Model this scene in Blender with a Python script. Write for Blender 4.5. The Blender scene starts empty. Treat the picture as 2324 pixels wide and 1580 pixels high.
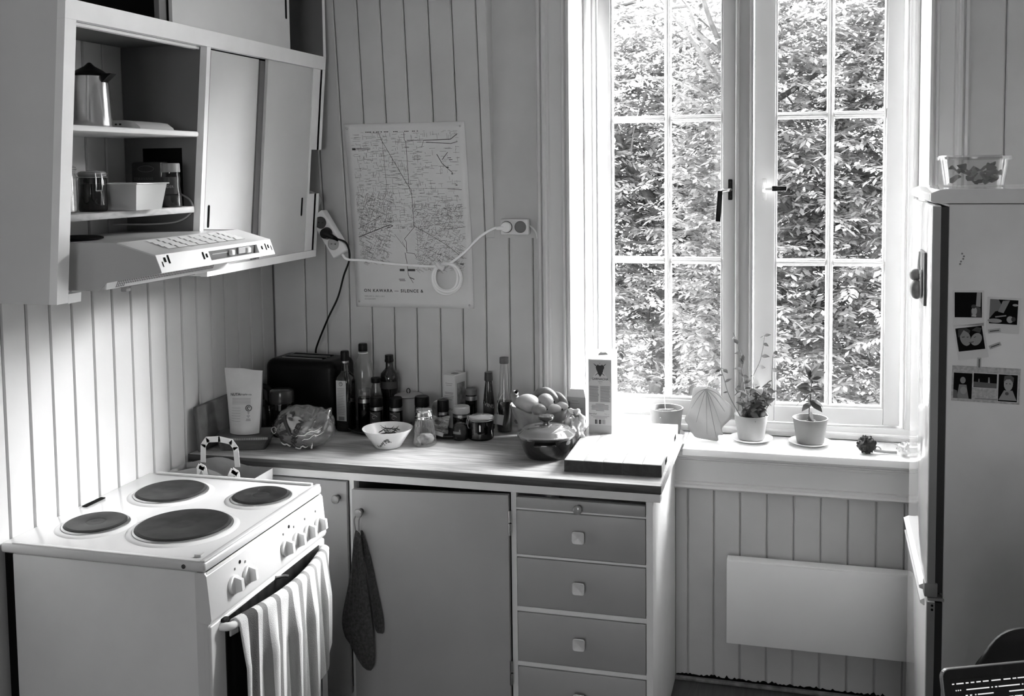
import bpy, bmesh, math, random
import numpy as np
from mathutils import Vector, Matrix, Quaternion
random.seed(7); rng = np.random.default_rng(7)
PI = math.pi
scene = bpy.context.scene
col = scene.collection

# ------------------------------------------------------------------ camera
def make_camera():
    yaw, tilt, roll = -0.2561, 0.0677, -0.0105
    fw = Vector((math.sin(yaw)*math.cos(tilt), math.cos(yaw)*math.cos(tilt), -math.sin(tilt)))
    rt = Vector((math.cos(yaw), -math.sin(yaw), 0.0)); up = rt.cross(fw)
    c, s = math.cos(roll), math.sin(roll)
    r2 = rt*c + up*s
    u2 = -rt*s + up*c
    m = Matrix(((r2.x, u2.x, -fw.x, 0.0), (r2.y, u2.y, -fw.y, 0.0), (r2.z, u2.z, -fw.z, 1.697), (0, 0, 0, 1)))
    cam = bpy.data.cameras.new('camera'); co = bpy.data.objects.new('camera', cam); col.objects.link(co)
    co.matrix_world = m
    cam.sensor_fit = 'HORIZONTAL'; cam.sensor_width = 36.0
    cam.lens = 2307.08/2324.0*36.0
    cam.shift_x = -46.13/2324.0
    cam.shift_y = -250.78/2324.0
    cam.clip_start = 0.05; cam.clip_end = 300
    scene.camera = co
make_camera()

# ------------------------------------------------------------------ light and exposure
EXPOSURE = 0.92
SKY = 6.2
SUN = 52.0
scene.view_settings.view_transform = 'Standard'
scene.view_settings.look = 'None'
scene.view_settings.exposure = EXPOSURE
scene.view_settings.gamma = 1.0
scene.view_settings.use_curve_mapping = False
scene.cycles.use_denoising = True
scene.cycles.max_bounces = 10
scene.cycles.diffuse_bounces = 6
scene.cycles.transparent_max_bounces = 24
scene.cycles.sample_clamp_indirect = 8.0
scene.cycles.caustics_reflective = False
scene.cycles.caustics_refractive = False

def make_world():
    w = bpy.data.worlds.new('overcast_sky'); scene.world = w; w.use_nodes = True
    nt = w.node_tree; nt.nodes.clear()
    tc = nt.nodes.new('ShaderNodeTexCoord'); sx = nt.nodes.new('ShaderNodeSeparateXYZ')
    mr = nt.nodes.new('ShaderNodeMapRange')
    mr.inputs['From Min'].default_value = -0.05; mr.inputs['From Max'].default_value = 1.0
    mr.inputs['To Min'].default_value = 0.75; mr.inputs['To Max'].default_value = 1.25
    bg = nt.nodes.new('ShaderNodeBackground'); out = nt.nodes.new('ShaderNodeOutputWorld')
    mu = nt.nodes.new('ShaderNodeMath'); mu.operation = 'MULTIPLY'; mu.inputs[1].default_value = SKY
    nt.links.new(tc.outputs['Generated'], sx.inputs[0]); nt.links.new(sx.outputs['Z'], mr.inputs['Value'])
    nt.links.new(mr.outputs[0], mu.inputs[0]); nt.links.new(mu.outputs[0], bg.inputs['Strength'])
    bg.inputs['Color'].default_value = (1, 1, 1, 1)
    nt.links.new(bg.outputs[0], out.inputs['Surface'])
make_world()

def make_sun():
    s = bpy.data.lights.new('hazy_sun', 'SUN'); s.energy = SUN; s.angle = math.radians(34); s.color = (1, 1, 1)
    o = bpy.data.objects.new('hazy_sun', s); col.objects.link(o)
    d = Vector((-0.77, -0.42, -0.48)).normalized()
    o.rotation_euler = d.to_track_quat('-Z', 'Y').to_euler(); o.location = (6, 8, 8)
make_sun()

def portal(name, loc, rot, sx, sy):
    l = bpy.data.lights.new(name, 'AREA'); l.shape = 'RECTANGLE'; l.size = sx; l.size_y = sy
    l.cycles.is_portal = True
    o = bpy.data.objects.new(name, l); col.objects.link(o); o.location = loc; o.rotation_euler = rot
# window portals guide sky samples into the room; they give no light of their own
portal('window_portal', (-0.18, 3.52, 1.62), (-PI/2, 0, 0), 1.06, 1.66)
portal('rear_window_portal', (-0.15, -2.78, 1.65), (PI/2, 0, 0), 1.3, 1.4)

# ------------------------------------------------------------------ materials (greys only: the photograph is black and white)
MATS = {}
def g(v): return (v, v, v, 1.0)
def mat(name, v, rough=0.5, metal=0.0, noise=0.0, nscale=12.0, bump=0.0, bscale=120.0, spec=0.5, coat=0.0, stretch=None, emit=None):
    if name in MATS: return MATS[name]
    m = bpy.data.materials.new(name); m.use_nodes = True; MATS[name] = m
    nt = m.node_tree; b = nt.nodes['Principled BSDF']
    b.inputs['Base Color'].default_value = g(v); b.inputs['Roughness'].default_value = rough
    b.inputs['Metallic'].default_value = metal; b.inputs['Specular IOR Level'].default_value = spec
    b.inputs['Coat Weight'].default_value = coat
    if emit:
        b.inputs['Emission Color'].default_value = (1, 1, 1, 1); b.inputs['Emission Strength'].default_value = emit
    tc = None
    if noise or bump:
        tc = nt.nodes.new('ShaderNodeTexCoord'); mp = nt.nodes.new('ShaderNodeMapping')
        if stretch: mp.inputs['Scale'].default_value = stretch
        nt.links.new(tc.outputs['Object'], mp.inputs['Vector'])
    if noise:
        n = nt.nodes.new('ShaderNodeTexNoise'); n.inputs['Scale'].default_value = nscale; n.inputs['Detail'].default_value = 5
        r = nt.nodes.new('ShaderNodeMapRange'); r.inputs['From Min'].default_value = 0.3; r.inputs['From Max'].default_value = 0.7
        r.inputs['To Min'].default_value = v*(1-noise); r.inputs['To Max'].default_value = min(1, v*(1+noise))
        nt.links.new(mp.outputs[0], n.inputs['Vector']); nt.links.new(n.outputs['Fac'], r.inputs['Value'])
        nt.links.new(r.outputs[0], b.inputs['Base Color'])
    if bump:
        n2 = nt.nodes.new('ShaderNodeTexNoise'); n2.inputs['Scale'].default_value = bscale; n2.inputs['Detail'].default_value = 3
        bp = nt.nodes.new('ShaderNodeBump'); bp.inputs['Strength'].default_value = bump; bp.inputs['Distance'].default_value = 0.004
        nt.links.new(mp.outputs[0], n2.inputs['Vector']); nt.links.new(n2.outputs['Fac'], bp.inputs['Height'])
        nt.links.new(bp.outputs[0], b.inputs['Normal'])
    return m
def glassy(name, tint, refl=0.12, rough=0.02, haze=0.0, hazev=0.6):
    """thin-walled clear plastic or glass: see-through with a fresnel reflection, optional milky haze"""
    if name in MATS: return MATS[name]
    m = bpy.data.materials.new(name); m.use_nodes = True; MATS[name] = m
    nt = m.node_tree; nt.nodes.clear(); L = nt.links.new
    t = nt.nodes.new('ShaderNodeBsdfTransparent'); t.inputs[0].default_value = g(tint)
    gl = nt.nodes.new('ShaderNodeBsdfGlossy'); gl.inputs['Roughness'].default_value = rough; gl.inputs['Color'].default_value = g(0.95)
    lw = nt.nodes.new('ShaderNodeLayerWeight'); lw.inputs['Blend'].default_value = 0.35
    mm = nt.nodes.new('ShaderNodeMapRange'); mm.inputs['To Min'].default_value = refl*0.4; mm.inputs['To Max'].default_value = min(1, refl*2.6)
    mx = nt.nodes.new('ShaderNodeMixShader'); out = nt.nodes.new('ShaderNodeOutputMaterial')
    L(lw.outputs['Facing'], mm.inputs['Value'])
    base = t
    if haze:
        d = nt.nodes.new('ShaderNodeBsdfDiffuse'); d.inputs[0].default_value = g(hazev)
        mh = nt.nodes.new('ShaderNodeMixShader'); mh.inputs[0].default_value = haze
        L(t.outputs[0], mh.inputs[1]); L(d.outputs[0], mh.inputs[2]); base = mh
    L(mm.outputs[0], mx.inputs[0]); L(base.outputs[0], mx.inputs[1]); L(gl.outputs[0], mx.inputs[2]); L(mx.outputs[0], out.inputs[0])
    return m
def wood(name, lo, hi, scale=9.0, stretch=(1, 12, 12), rough=0.45, bump=0.05):
    if name in MATS: return MATS[name]
    m = bpy.data.materials.new(name); m.use_nodes = True; MATS[name] = m
    nt = m.node_tree; b = nt.nodes['Principled BSDF']; L = nt.links.new
    tc = nt.nodes.new('ShaderNodeTexCoord'); mp = nt.nodes.new('ShaderNodeMapping'); mp.inputs['Scale'].default_value = stretch
    n = nt.nodes.new('ShaderNodeTexNoise'); n.inputs['Scale'].default_value = scale; n.inputs['Detail'].default_value = 7; n.inputs['Distortion'].default_value = 1.1
    r = nt.nodes.new('ShaderNodeMapRange'); r.inputs['From Min'].default_value = 0.3; r.inputs['From Max'].default_value = 0.72
    r.inputs['To Min'].default_value = lo; r.inputs['To Max'].default_value = hi
    bp = nt.nodes.new('ShaderNodeBump'); bp.inputs['Strength'].default_value = bump; bp.inputs['Distance'].default_value = 0.003
    L(tc.outputs['Object'], mp.inputs[0]); L(mp.outputs[0], n.inputs['Vector']); L(n.outputs['Fac'], r.inputs['Value'])
    L(r.outputs[0], b.inputs['Base Color']); L(n.outputs['Fac'], bp.inputs['Height']); L(bp.outputs[0], b.inputs['Normal'])
    b.inputs['Roughness'].default_value = rough
    return m
def leafy(name, v, trans=0.35, perobj=False):
    if name in MATS: return MATS[name]
    m = bpy.data.materials.new(name); m.use_nodes = True; MATS[name] = m
    nt = m.node_tree; nt.nodes.clear(); L = nt.links.new
    oi = nt.nodes.new('ShaderNodeNewGeometry')
    r = nt.nodes.new('ShaderNodeMapRange'); r.inputs['To Min'].default_value = v*0.55; r.inputs['To Max'].default_value = v*1.5
    if perobj: ob = nt.nodes.new('ShaderNodeObjectInfo'); L(ob.outputs['Random'], r.inputs['Value'])
    else: L(oi.outputs['Random Per Island'], r.inputs['Value'])
    d = nt.nodes.new('ShaderNodeBsdfDiffuse'); t = nt.nodes.new('ShaderNodeBsdfTranslucent')
    L(r.outputs[0], d.inputs[0]); L(r.outputs[0], t.inputs[0])
    mx = nt.nodes.new('ShaderNodeMixShader'); mx.inputs[0].default_value = trans
    out = nt.nodes.new('ShaderNodeOutputMaterial')
    L(d.outputs[0], mx.inputs[1]); L(t.outputs[0], mx.inputs[2]); L(mx.outputs[0], out.inputs[0])
    return m

WALL = mat('wall_paint', 0.48, 0.55, noise=0.05, nscale=5, bump=0.04, bscale=60)
WALLB = mat('back_wall_paint', 0.54, 0.5, noise=0.07, nscale=5, bump=0.04, bscale=60)
CEIL = mat('ceiling_paint', 0.75, 0.8)
TRIM = mat('trim_paint', 0.60, 0.4)
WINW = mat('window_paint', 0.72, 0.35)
CABF = mat('cabinet_frame_paint', 0.88, 0.4, noise=0.03, nscale=14)
CABG = mat('cabinet_door_paint', 0.46, 0.42, noise=0.04, nscale=6)
CABI = mat('cabinet_inside_shaded_paint', 0.15, 0.6)  # dark inside colour, deepened to hold the shade in the bays as well
BASEG = mat('base_door_paint', 0.38, 0.42, noise=0.05, nscale=5)
BASEF = mat('base_frame_paint', 0.82, 0.42, noise=0.04, nscale=14)
ENAMEL = mat('white_enamel', 0.58, 0.18, coat=0.3)
ENAMELS = mat('stove_side_enamel', 0.66, 0.35, noise=0.03)
BLACK = mat('black_plastic', 0.006, 0.35, spec=0.18)
BLACKM = mat('black_matt', 0.006, 0.9, spec=0.05)
DARK = mat('dark_gap', 0.006, 0.9, spec=0.05)
STEEL = mat('brushed_steel', 0.55, 0.28, metal=1.0)
CHROME = mat('chrome', 0.75, 0.12, metal=1.0)
IRON = mat('cast_iron', 0.022, 0.5, noise=0.45, nscale=30, spec=0.25)
WHITEP = mat('white_plastic', 0.80, 0.35)
GREYP = mat('grey_plastic', 0.30, 0.4)
PAPER = mat('white_paper', 0.72, 0.85)
PAPERG = mat('grey_paper', 0.42, 0.85)
INK = mat('ink', 0.03, 0.8)
INKG = mat('ink_grey', 0.22, 0.8)
SOIL = mat('potting_soil', 0.025, 0.95, noise=0.6, nscale=80, bump=0.8, bscale=150)
GLASS = glassy('clear_glass', 0.86, 0.14)
GLASSD = glassy('dark_glass', 0.22, 0.12)
PANE = glassy('window_glass', 0.96, 0.035, 0.0)
CLEARP = glassy('clear_plastic', 0.85, 0.12, 0.12, haze=0.12)
WOODT = wood('worktop_wood', 0.27, 0.55, 3.0, (2.2, 22, 22), 0.42)
WOODE = wood('worktop_edge_wood', 0.03, 0.10, 3.0, (2.2, 22, 30), 0.5)
WOODB = wood('butcher_block_wood', 0.42, 0.58, 4.0, (10, 2.0, 10), 0.5)
WOODBE = wood('butcher_block_shaded_wood', 0.012, 0.04, 5.0, (8, 8, 8), 0.55)  # darkened wood: the shade on the block's room-facing end is in the colour
WOODD = wood('dark_board_wood', 0.05, 0.12, 4.0, (16, 3, 3), 0.6)
LEAF = leafy('plant_leaf', 0.105, 0.25, True); LEAFD = leafy('dry_leaf', 0.62, 0.5)
FOL = leafy('tree_leaf', 0.21, 0.5)
BARK = mat('bark', 0.08, 0.9, noise=0.4, nscale=14)

# ------------------------------------------------------------------ mesh helpers
OFF = {}
def nb(): return bmesh.new()
def box(bm, x0, y0, z0, x1, y1, z1, bev=0.0, seg=2, M=None):
    ret = bmesh.ops.create_cube(bm, size=1.0)
    vs = ret['verts']
    for v in vs:
        v.co = Vector((x0 if v.co.x < 0 else x1, y0 if v.co.y < 0 else y1, z0 if v.co.z < 0 else z1))
    if bev > 0:
        es = list({e for v in vs for e in v.link_edges})
        r = bmesh.ops.bevel(bm, geom=es, offset=bev, segments=seg, profile=0.5, affect='EDGES', clamp_overlap=True)
        vs = list({v for f in r['faces'] for v in f.verts} | {v for v in vs if v.is_valid})
    if M is not None:
        for v in vs: v.co = M @ v.co
    return vs
def prism(bm, poly, axis, a0, a1, M=None):
    """extrude a 2-D polygon: axis x -> poly is (y,z); y -> (x,z); z -> (x,y)"""
    def P(p, a):
        q = {'x': (a, p[0], p[1]), 'y': (p[0], a, p[1]), 'z': (p[0], p[1], a)}[axis]
        return M @ Vector(q) if M is not None else Vector(q)
    A = [bm.verts.new(P(p, a0)) for p in poly]; B = [bm.verts.new(P(p, a1)) for p in poly]
    n = len(poly)
    bm.faces.new(A); bm.faces.new(B[::-1])
    for i in range(n): bm.faces.new((A[i], B[i], B[(i+1) % n], A[(i+1) % n]))
def lathe(bm, prof, seg=28, M=None, c=(0, 0, 0), cap0=True, cap1=True, sq=None):
    """revolve (r,z) points about z; sq gives a superellipse exponent for squarish sections"""
    rings = []
    for r, z in prof:
        ring = []
        for k in range(seg):
            a = 2*PI*k/seg; ca, sa = math.cos(a), math.sin(a)
            if sq: f = (abs(ca)**sq + abs(sa)**sq)**(-1.0/sq)
            else: f = 1.0
            v = Vector((c[0]+r*f*ca, c[1]+r*f*sa, c[2]+z))
            ring.append(bm.verts.new(M @ v if M is not None else v))
        rings.append(ring)
    for a, b in zip(rings, rings[1:]):
        for k in range(seg): bm.faces.new((a[k], a[(k+1) % seg], b[(k+1) % seg], b[k]))
    if cap0: bm.faces.new(rings[0][::-1])
    if cap1: bm.faces.new(rings[-1])
    return rings
def tube(bm, pts, r, seg=8, cap=True):
    pts = [Vector(p) for p in pts]; n = len(pts)
    rr = r if isinstance(r, (list, tuple)) else [r]*n
    t0 = (pts[1]-pts[0]).normalized(); ref = Vector((0, 0, 1)) if abs(t0.z) < 0.9 else Vector((1, 0, 0))
    u = t0.cross(ref).normalized(); prev = t0; rings = []
    for i, p in enumerate(pts):
        t = (pts[min(i+1, n-1)] - pts[max(i-1, 0)]).normalized()
        q = prev.rotation_difference(t); u = (q @ u); u = (u - t*u.dot(t)).normalized(); w = t.cross(u); prev = t
        rings.append([bm.verts.new(p + (u*math.cos(2*PI*k/seg) + w*math.sin(2*PI*k/seg))*rr[i]) for k in range(seg)])
    for a, b in zip(rings, rings[1:]):
        for k in range(seg): bm.faces.new((a[k], a[(k+1) % seg], b[(k+1) % seg], b[k]))
    if cap: bm.faces.new(rings[0][::-1]); bm.faces.new(rings[-1])
def smooth_path(pts, n=8):
    """Catmull-Rom through points"""
    P = [Vector(p) for p in pts]; P = [2*P[0]-P[1]] + P + [2*P[-1]-P[-2]]; out = []
    for i in range(1, len(P)-2):
        a, b, c, d = P[i-1:i+3]
        for k in range(n):
            t = k/n
            out.append(0.5*((2*b) + (c-a)*t + (2*a-5*b+4*c-d)*t*t + (3*b-a-3*c+d)*t**3))
    out.append(P[-2]); return out
def sheet(bm, fn, nu, nv, mi=None, closed_u=False):
    V = [[bm.verts.new(Vector(fn(i/nu, j/nv))) for j in range(nv+1)] for i in range(nu + (0 if closed_u else 1))]
    for i in range(nu):
        for j in range(nv):
            i2 = (i+1) % len(V)
            f = bm.faces.new((V[i][j], V[i2][j], V[i2][j+1], V[i][j+1]))
            if mi: f.material_index = mi((i+0.5)/nu, (j+0.5)/nv)
    return V
def quad(bm, a, b, c, d): bm.faces.new([bm.verts.new(Vector(p)) for p in (a, b, c, d)])
def ball(bm, c, r, seg=16, rings=10, s=(1, 1, 1), M=None, warp=None):
    def fn(u, v):
        a = 2*PI*u; b = PI*(v*0.998+0.001)
        d = Vector((math.cos(a)*math.sin(b), math.sin(a)*math.sin(b), -math.cos(b)))
        k = warp(d) if warp else 1.0
        p = Vector((d.x*s[0], d.y*s[1], d.z*s[2]))*r*k
        if M is not None: p = M @ p
        return p + Vector(c)
    sheet(bm, fn, seg, rings, closed_u=True)
def part(name, bm, m, parent=None, smooth=35, loc=None, kind=None, label=None, mods=None):
    me = bpy.data.meshes.new(name)
    bmesh.ops.remove_doubles(bm, verts=bm.verts, dist=1e-6)
    bmesh.ops.recalc_face_normals(bm, faces=bm.faces)
    o = bpy.data.objects.new(name, me)
    off = OFF.get(parent.name) if parent else None
    if off is not None:
        for v in bm.verts: v.co -= off
        OFF[o.name] = off
    if parent is None and loc is not None:
        for v in bm.verts: v.co -= Vector(loc)
        o.location = loc; OFF[o.name] = Vector(loc)
    bm.to_mesh(me); bm.free()
    if smooth:
        me.shade_smooth(); me.set_sharp_from_angle(angle=math.radians(smooth))
    for q in (m if isinstance(m, (list, tuple)) else [m]): me.materials.append(q)
    col.objects.link(o)
    if parent: o.parent = parent
    if kind: o['kind'] = kind
    if label: o['label'] = label
    if mods and 'solid' in mods:
        s = o.modifiers.new('thickness', 'SOLIDIFY'); s.thickness = mods['solid']; s.offset = 0
    if mods and 'sub' in mods:
        s = o.modifiers.new('smooth', 'SUBSURF'); s.levels = mods['sub']; s.render_levels = mods['sub']
    return o
def tag(o, label=None, cat=None, group=None, kind=None):
    if label: o['label'] = label
    if cat: o['category'] = cat
    if group: o['group'] = group
    if kind: o['kind'] = kind
    return o
def thing(name, label, cat, loc, rz=0.0, group=None, world=False, kind=None):
    """an Empty at the thing's base; world=True lets parts be written in room coordinates"""
    o = bpy.data.objects.new(name, None); col.objects.link(o); o.location = loc; o.rotation_euler = (0, 0, rz)
    o.empty_display_size = 0.05
    if world: OFF[o.name] = Vector(loc)
    return tag(o, label, cat, group, kind)
def copy_part(src, parent, M=None):
    o = src.copy(); col.objects.link(o); o.parent = parent
    if M is not None: o.matrix_local = M
    return o
def copy_tree(src, parent=None):
    c = src.copy(); col.objects.link(c)
    if parent is not None: c.parent = parent
    for ch in list(src.children): copy_tree(ch, c)
    return c
def text(s, size, M, m, parent, name='lettering', depth=0.0, spacing=1.0, align='LEFT', fn=None, bold=0.0):
    cu = bpy.data.curves.new('tmp', 'FONT'); cu.body = s; cu.size = size; cu.align_x = align
    cu.space_character = spacing; cu.extrude = depth; cu.resolution_u = 3; cu.offset = bold*size
    ob = bpy.data.objects.new('tmp', cu); col.objects.link(ob)
    dg = bpy.context.evaluated_depsgraph_get(); me = bpy.data.meshes.new_from_object(ob.evaluated_get(dg))
    bpy.data.objects.remove(ob); bpy.data.curves.remove(cu)
    bm = nb(); bm.from_mesh(me); bpy.data.meshes.remove(me)
    if fn:
        bmesh.ops.subdivide_edges(bm, edges=[e for e in bm.edges if e.calc_length() > size*0.25], cuts=2)
        for v in bm.verts: v.co = Vector(fn(v.co.x, v.co.y))
    else:
        for v in bm.verts: v.co = M @ v.co
    return part(name, bm, m, parent, smooth=0)
def facing(o, xd, yd):
    """matrix placing flat lettering: origin o, text x axis xd, text y axis yd"""
    x = Vector(xd).normalized(); y = Vector(yd).normalized(); z = x.cross(y)
    return Matrix(((x.x, y.x, z.x, o[0]), (x.y, y.y, z.y, o[1]), (x.z, y.z, z.z, o[2]), (0, 0, 0, 1)))
def patch(bm, r, a0, a1, z0, z1, c=(0, 0, 0), n=10):
    def fn(u, v):
        a = a0+(a1-a0)*u
        return (c[0]+r*math.cos(a), c[1]+r*math.sin(a), c[2]+z0+(z1-z0)*v)
    sheet(bm, fn, n, 1)
TOCAM = -PI/2   # direction from the back wall towards the room

# ------------------------------------------------------------------ room dimensions
FZ, CZ = 0.055, 2.95
XL, XR, YB, YR = -1.776, 1.35, 3.198, -2.6
OX0, OX1, OZ0, OZ1 = -0.70, 0.362, 0.798, 2.45     # window opening

def board_mesh(w, h, t=0.012, c=0.004):
    bm = nb(); prism(bm, [(0, 0), (w, 0), (w, -t+c), (w-c, -t), (c, -t), (0, -t+c)], 'z', 0, h); return bm

def build_shell():
    bm = nb(); box(bm, XL-0.4, YR-0.3, FZ-0.15, XR+0.3, YB+0.4, FZ)
    fl = part('floor', bm, wood('floor_boards_wood', 0.045, 0.085, 5, (14, 1.2, 8), 0.5), None, 0, kind='structure')
    bm = nb(); box(bm, XL-0.4, YR-0.3, CZ, XR+0.3, YB+0.4, CZ+0.15); part('ceiling', bm, CEIL, None, 0, kind='structure')
    # left wall: backing with its boards
    bm = nb(); box(bm, XL-0.2, YR-0.2, FZ, XL-0.013, YB+0.4, CZ)
    wl = part('wall_left', bm, DARKWALL, None, 0, kind='structure')
    p = 0.0785; first = None; y = 3.197-p
    M0 = Matrix.Rotation(PI/2, 4, 'Z')
    while y > -0.6:
        if first is None:
            b = board_mesh(p-0.0028, CZ-FZ, 0.013, 0.0035); 
            first = part('board', b, WALL, wl, 0)
            first.matrix_local = Matrix.Translation((XL-0.013, y, FZ)) @ M0; o = first
        else:
            o = copy_part(first, wl, Matrix.Translation((XL-0.013+random.uniform(-.0004, .0004), y, FZ)) @ M0)
        y -= p
    # back wall: backing with the window opening
    bm = nb()
    box(bm, XL-0.2, YB+0.013, FZ, OX0, YB+0.28, CZ); box(bm, OX1, YB+0.013, FZ, XR+0.2, YB+0.28, CZ)
    box(bm, OX0, YB+0.013, FZ, OX1, YB+0.28, OZ0); box(bm, OX0, YB+0.013, OZ1, OX1, YB+0.28, CZ)
    wb = part('wall_back', bm, WALLB, None, 0, kind='structure')
    edges = [-1.776, -1.656, -1.575, -1.49, -1.407, -1.326, -1.244, -1.16, -1.08, -0.998]
    ZB, LEAN = 1.471, 0.0935      # above ZB the boards lean out into the room
    for a, b in zip(edges, edges[1:]):
        bm = nb(); w0, w1 = a+0.0014, b-0.0014; c = 0.0032; t = 0.013
        yt = lambda z: -(max(0, z-ZB)*LEAN)
        rows = []
        for z in (FZ, ZB, CZ):
            ff = YB + yt(z)
            rows.append([bm.verts.new((x, yy, z)) for x, yy in ((w0, YB+t), (w1, YB+t), (w1, ff+c), (w1-c, ff), (w0+c, ff), (w0, ff+c))])
        for r0, r1 in zip(rows, rows[1:]):
            for k in range(6): bm.faces.new((r0[k], r0[(k+1) % 6], r1[(k+1) % 6], r1[k]))
        bm.faces.new(rows[0]); bm.faces.new(rows[-1])
        part('board', bm, WALLB, wb, 0)
    # the edge strip closing the leaning boards
    bm = nb()
    x0, x1 = -0.996, -0.966
    for a, b, z0, z1 in ((0, 0.138, ZB, CZ),):
        v = [(x0, YB+.013, ZB+.0005), (x1, YB+.013, ZB+.0005), (x1, YB, ZB+.0005), (x0, YB, ZB+.0005)]
        t_ = [(x0, YB+.013, CZ), (x1, YB+.013, CZ), (x1, YB-LEAN*(CZ-ZB), CZ), (x0, YB-LEAN*(CZ-ZB), CZ)]
        A = [bm.verts.new(q) for q in v]; B = [bm.verts.new(q) for q in t_]
        bm.faces.new(A); bm.faces.new(B[::-1])
        for k in range(4): bm.faces.new((A[k], B[k], B[(k+1) % 4], A[(k+1) % 4]))
    part('edge_strip', bm, WALLB, wb, 0)
    bm = nb(); box(bm, -0.966, YB, ZB+0.0, -0.80, YB+0.013, CZ)
    part('flat_panel', bm, WALLB, wb, 0)
    def boards(xs, z0, z1):
        for a, b in zip(xs, xs[1:]):
            bm = nb(); w0, w1 = a+0.0014, b-0.0014; c = 0.0032
            prism(bm, [(w0, YB+.013), (w1, YB+.013), (w1, YB+c), (w1-c, YB), (w0+c, YB), (w0, YB+c)], 'z', z0, z1)
            part('board', bm, WALLB, wb, 0)
    boards([-0.998, -0.917, -0.836, -0.76], FZ, ZB)
    boards([-0.76, -0.68, -0.60, -0.51, -0.45, -0.392, -0.334, -0.252, -0.17, -0.088, -0.007, 0.074, 0.155, 0.237, 0.319, 0.40, 0.47], FZ, 0.80)
    boards([0.47, 0.575, 0.68, 0.785, 0.89, 0.995, 1.10, 1.205, 1.349], FZ, CZ)
    # a dusty gap with loose plaster along the floor under the window
    bm = nb(); pts = []
    xs = np.linspace(-0.37, 0.36, 120)
    for i, x in enumerate(xs): pts.append((x, FZ+0.008+0.0045*abs(rng.normal())))
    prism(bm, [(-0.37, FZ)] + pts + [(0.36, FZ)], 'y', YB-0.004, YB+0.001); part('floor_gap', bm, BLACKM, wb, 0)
    bm = nb(); box(bm, -0.40, YB-0.030, FZ, 0.90, YB-0.014, FZ+0.012, 0.004); part('baseboard_back', bm, mat('edge_moulding_paint', 0.16, 0.6, noise=.5, nscale=30), None, kind='structure')
    # the far side of the room, behind the camera: a wall with a wide window of its own
    bm = nb()
    box(bm, XL-0.2, YR-0.2, FZ, -0.8, YR, CZ); box(bm, 0.5, YR-0.2, FZ, XR+0.2, YR, CZ)
    box(bm, -0.8, YR-0.2, FZ, 0.5, YR, 0.95); box(bm, -0.8, YR-0.2, 2.35, 0.5, YR, CZ)
    part('wall_rear', bm, WALL, None, 0, kind='structure')
    bm = nb()
    for x in (-0.8, -0.175, 0.45): box(bm, x, YR-0.15, 0.95, x+0.05, YR-0.09, 2.35)
    box(bm, -0.8, YR-0.15, 0.95, 0.5, YR-0.09, 1.0); box(bm, -0.8, YR-0.15, 2.3, 0.5, YR-0.09, 2.35)
    w2 = part('window_2', bm, WINW, None, 0, kind='structure')
    for k in range(2):
        bm = nb(); box(bm, -0.751+0.626*k, YR-0.125, 1.0, -0.176+0.626*k, YR-0.121, 2.3); part('pane', bm, PANE, w2, 0)
    bm = nb(); box(bm, XR, YR-0.2, FZ, XR+0.2, YB+0.4, CZ); part('wall_right', bm, WALL, None, 0, kind='structure')
DARKWALL = mat('wall_backing', 0.10, 0.8)
build_shell()

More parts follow.
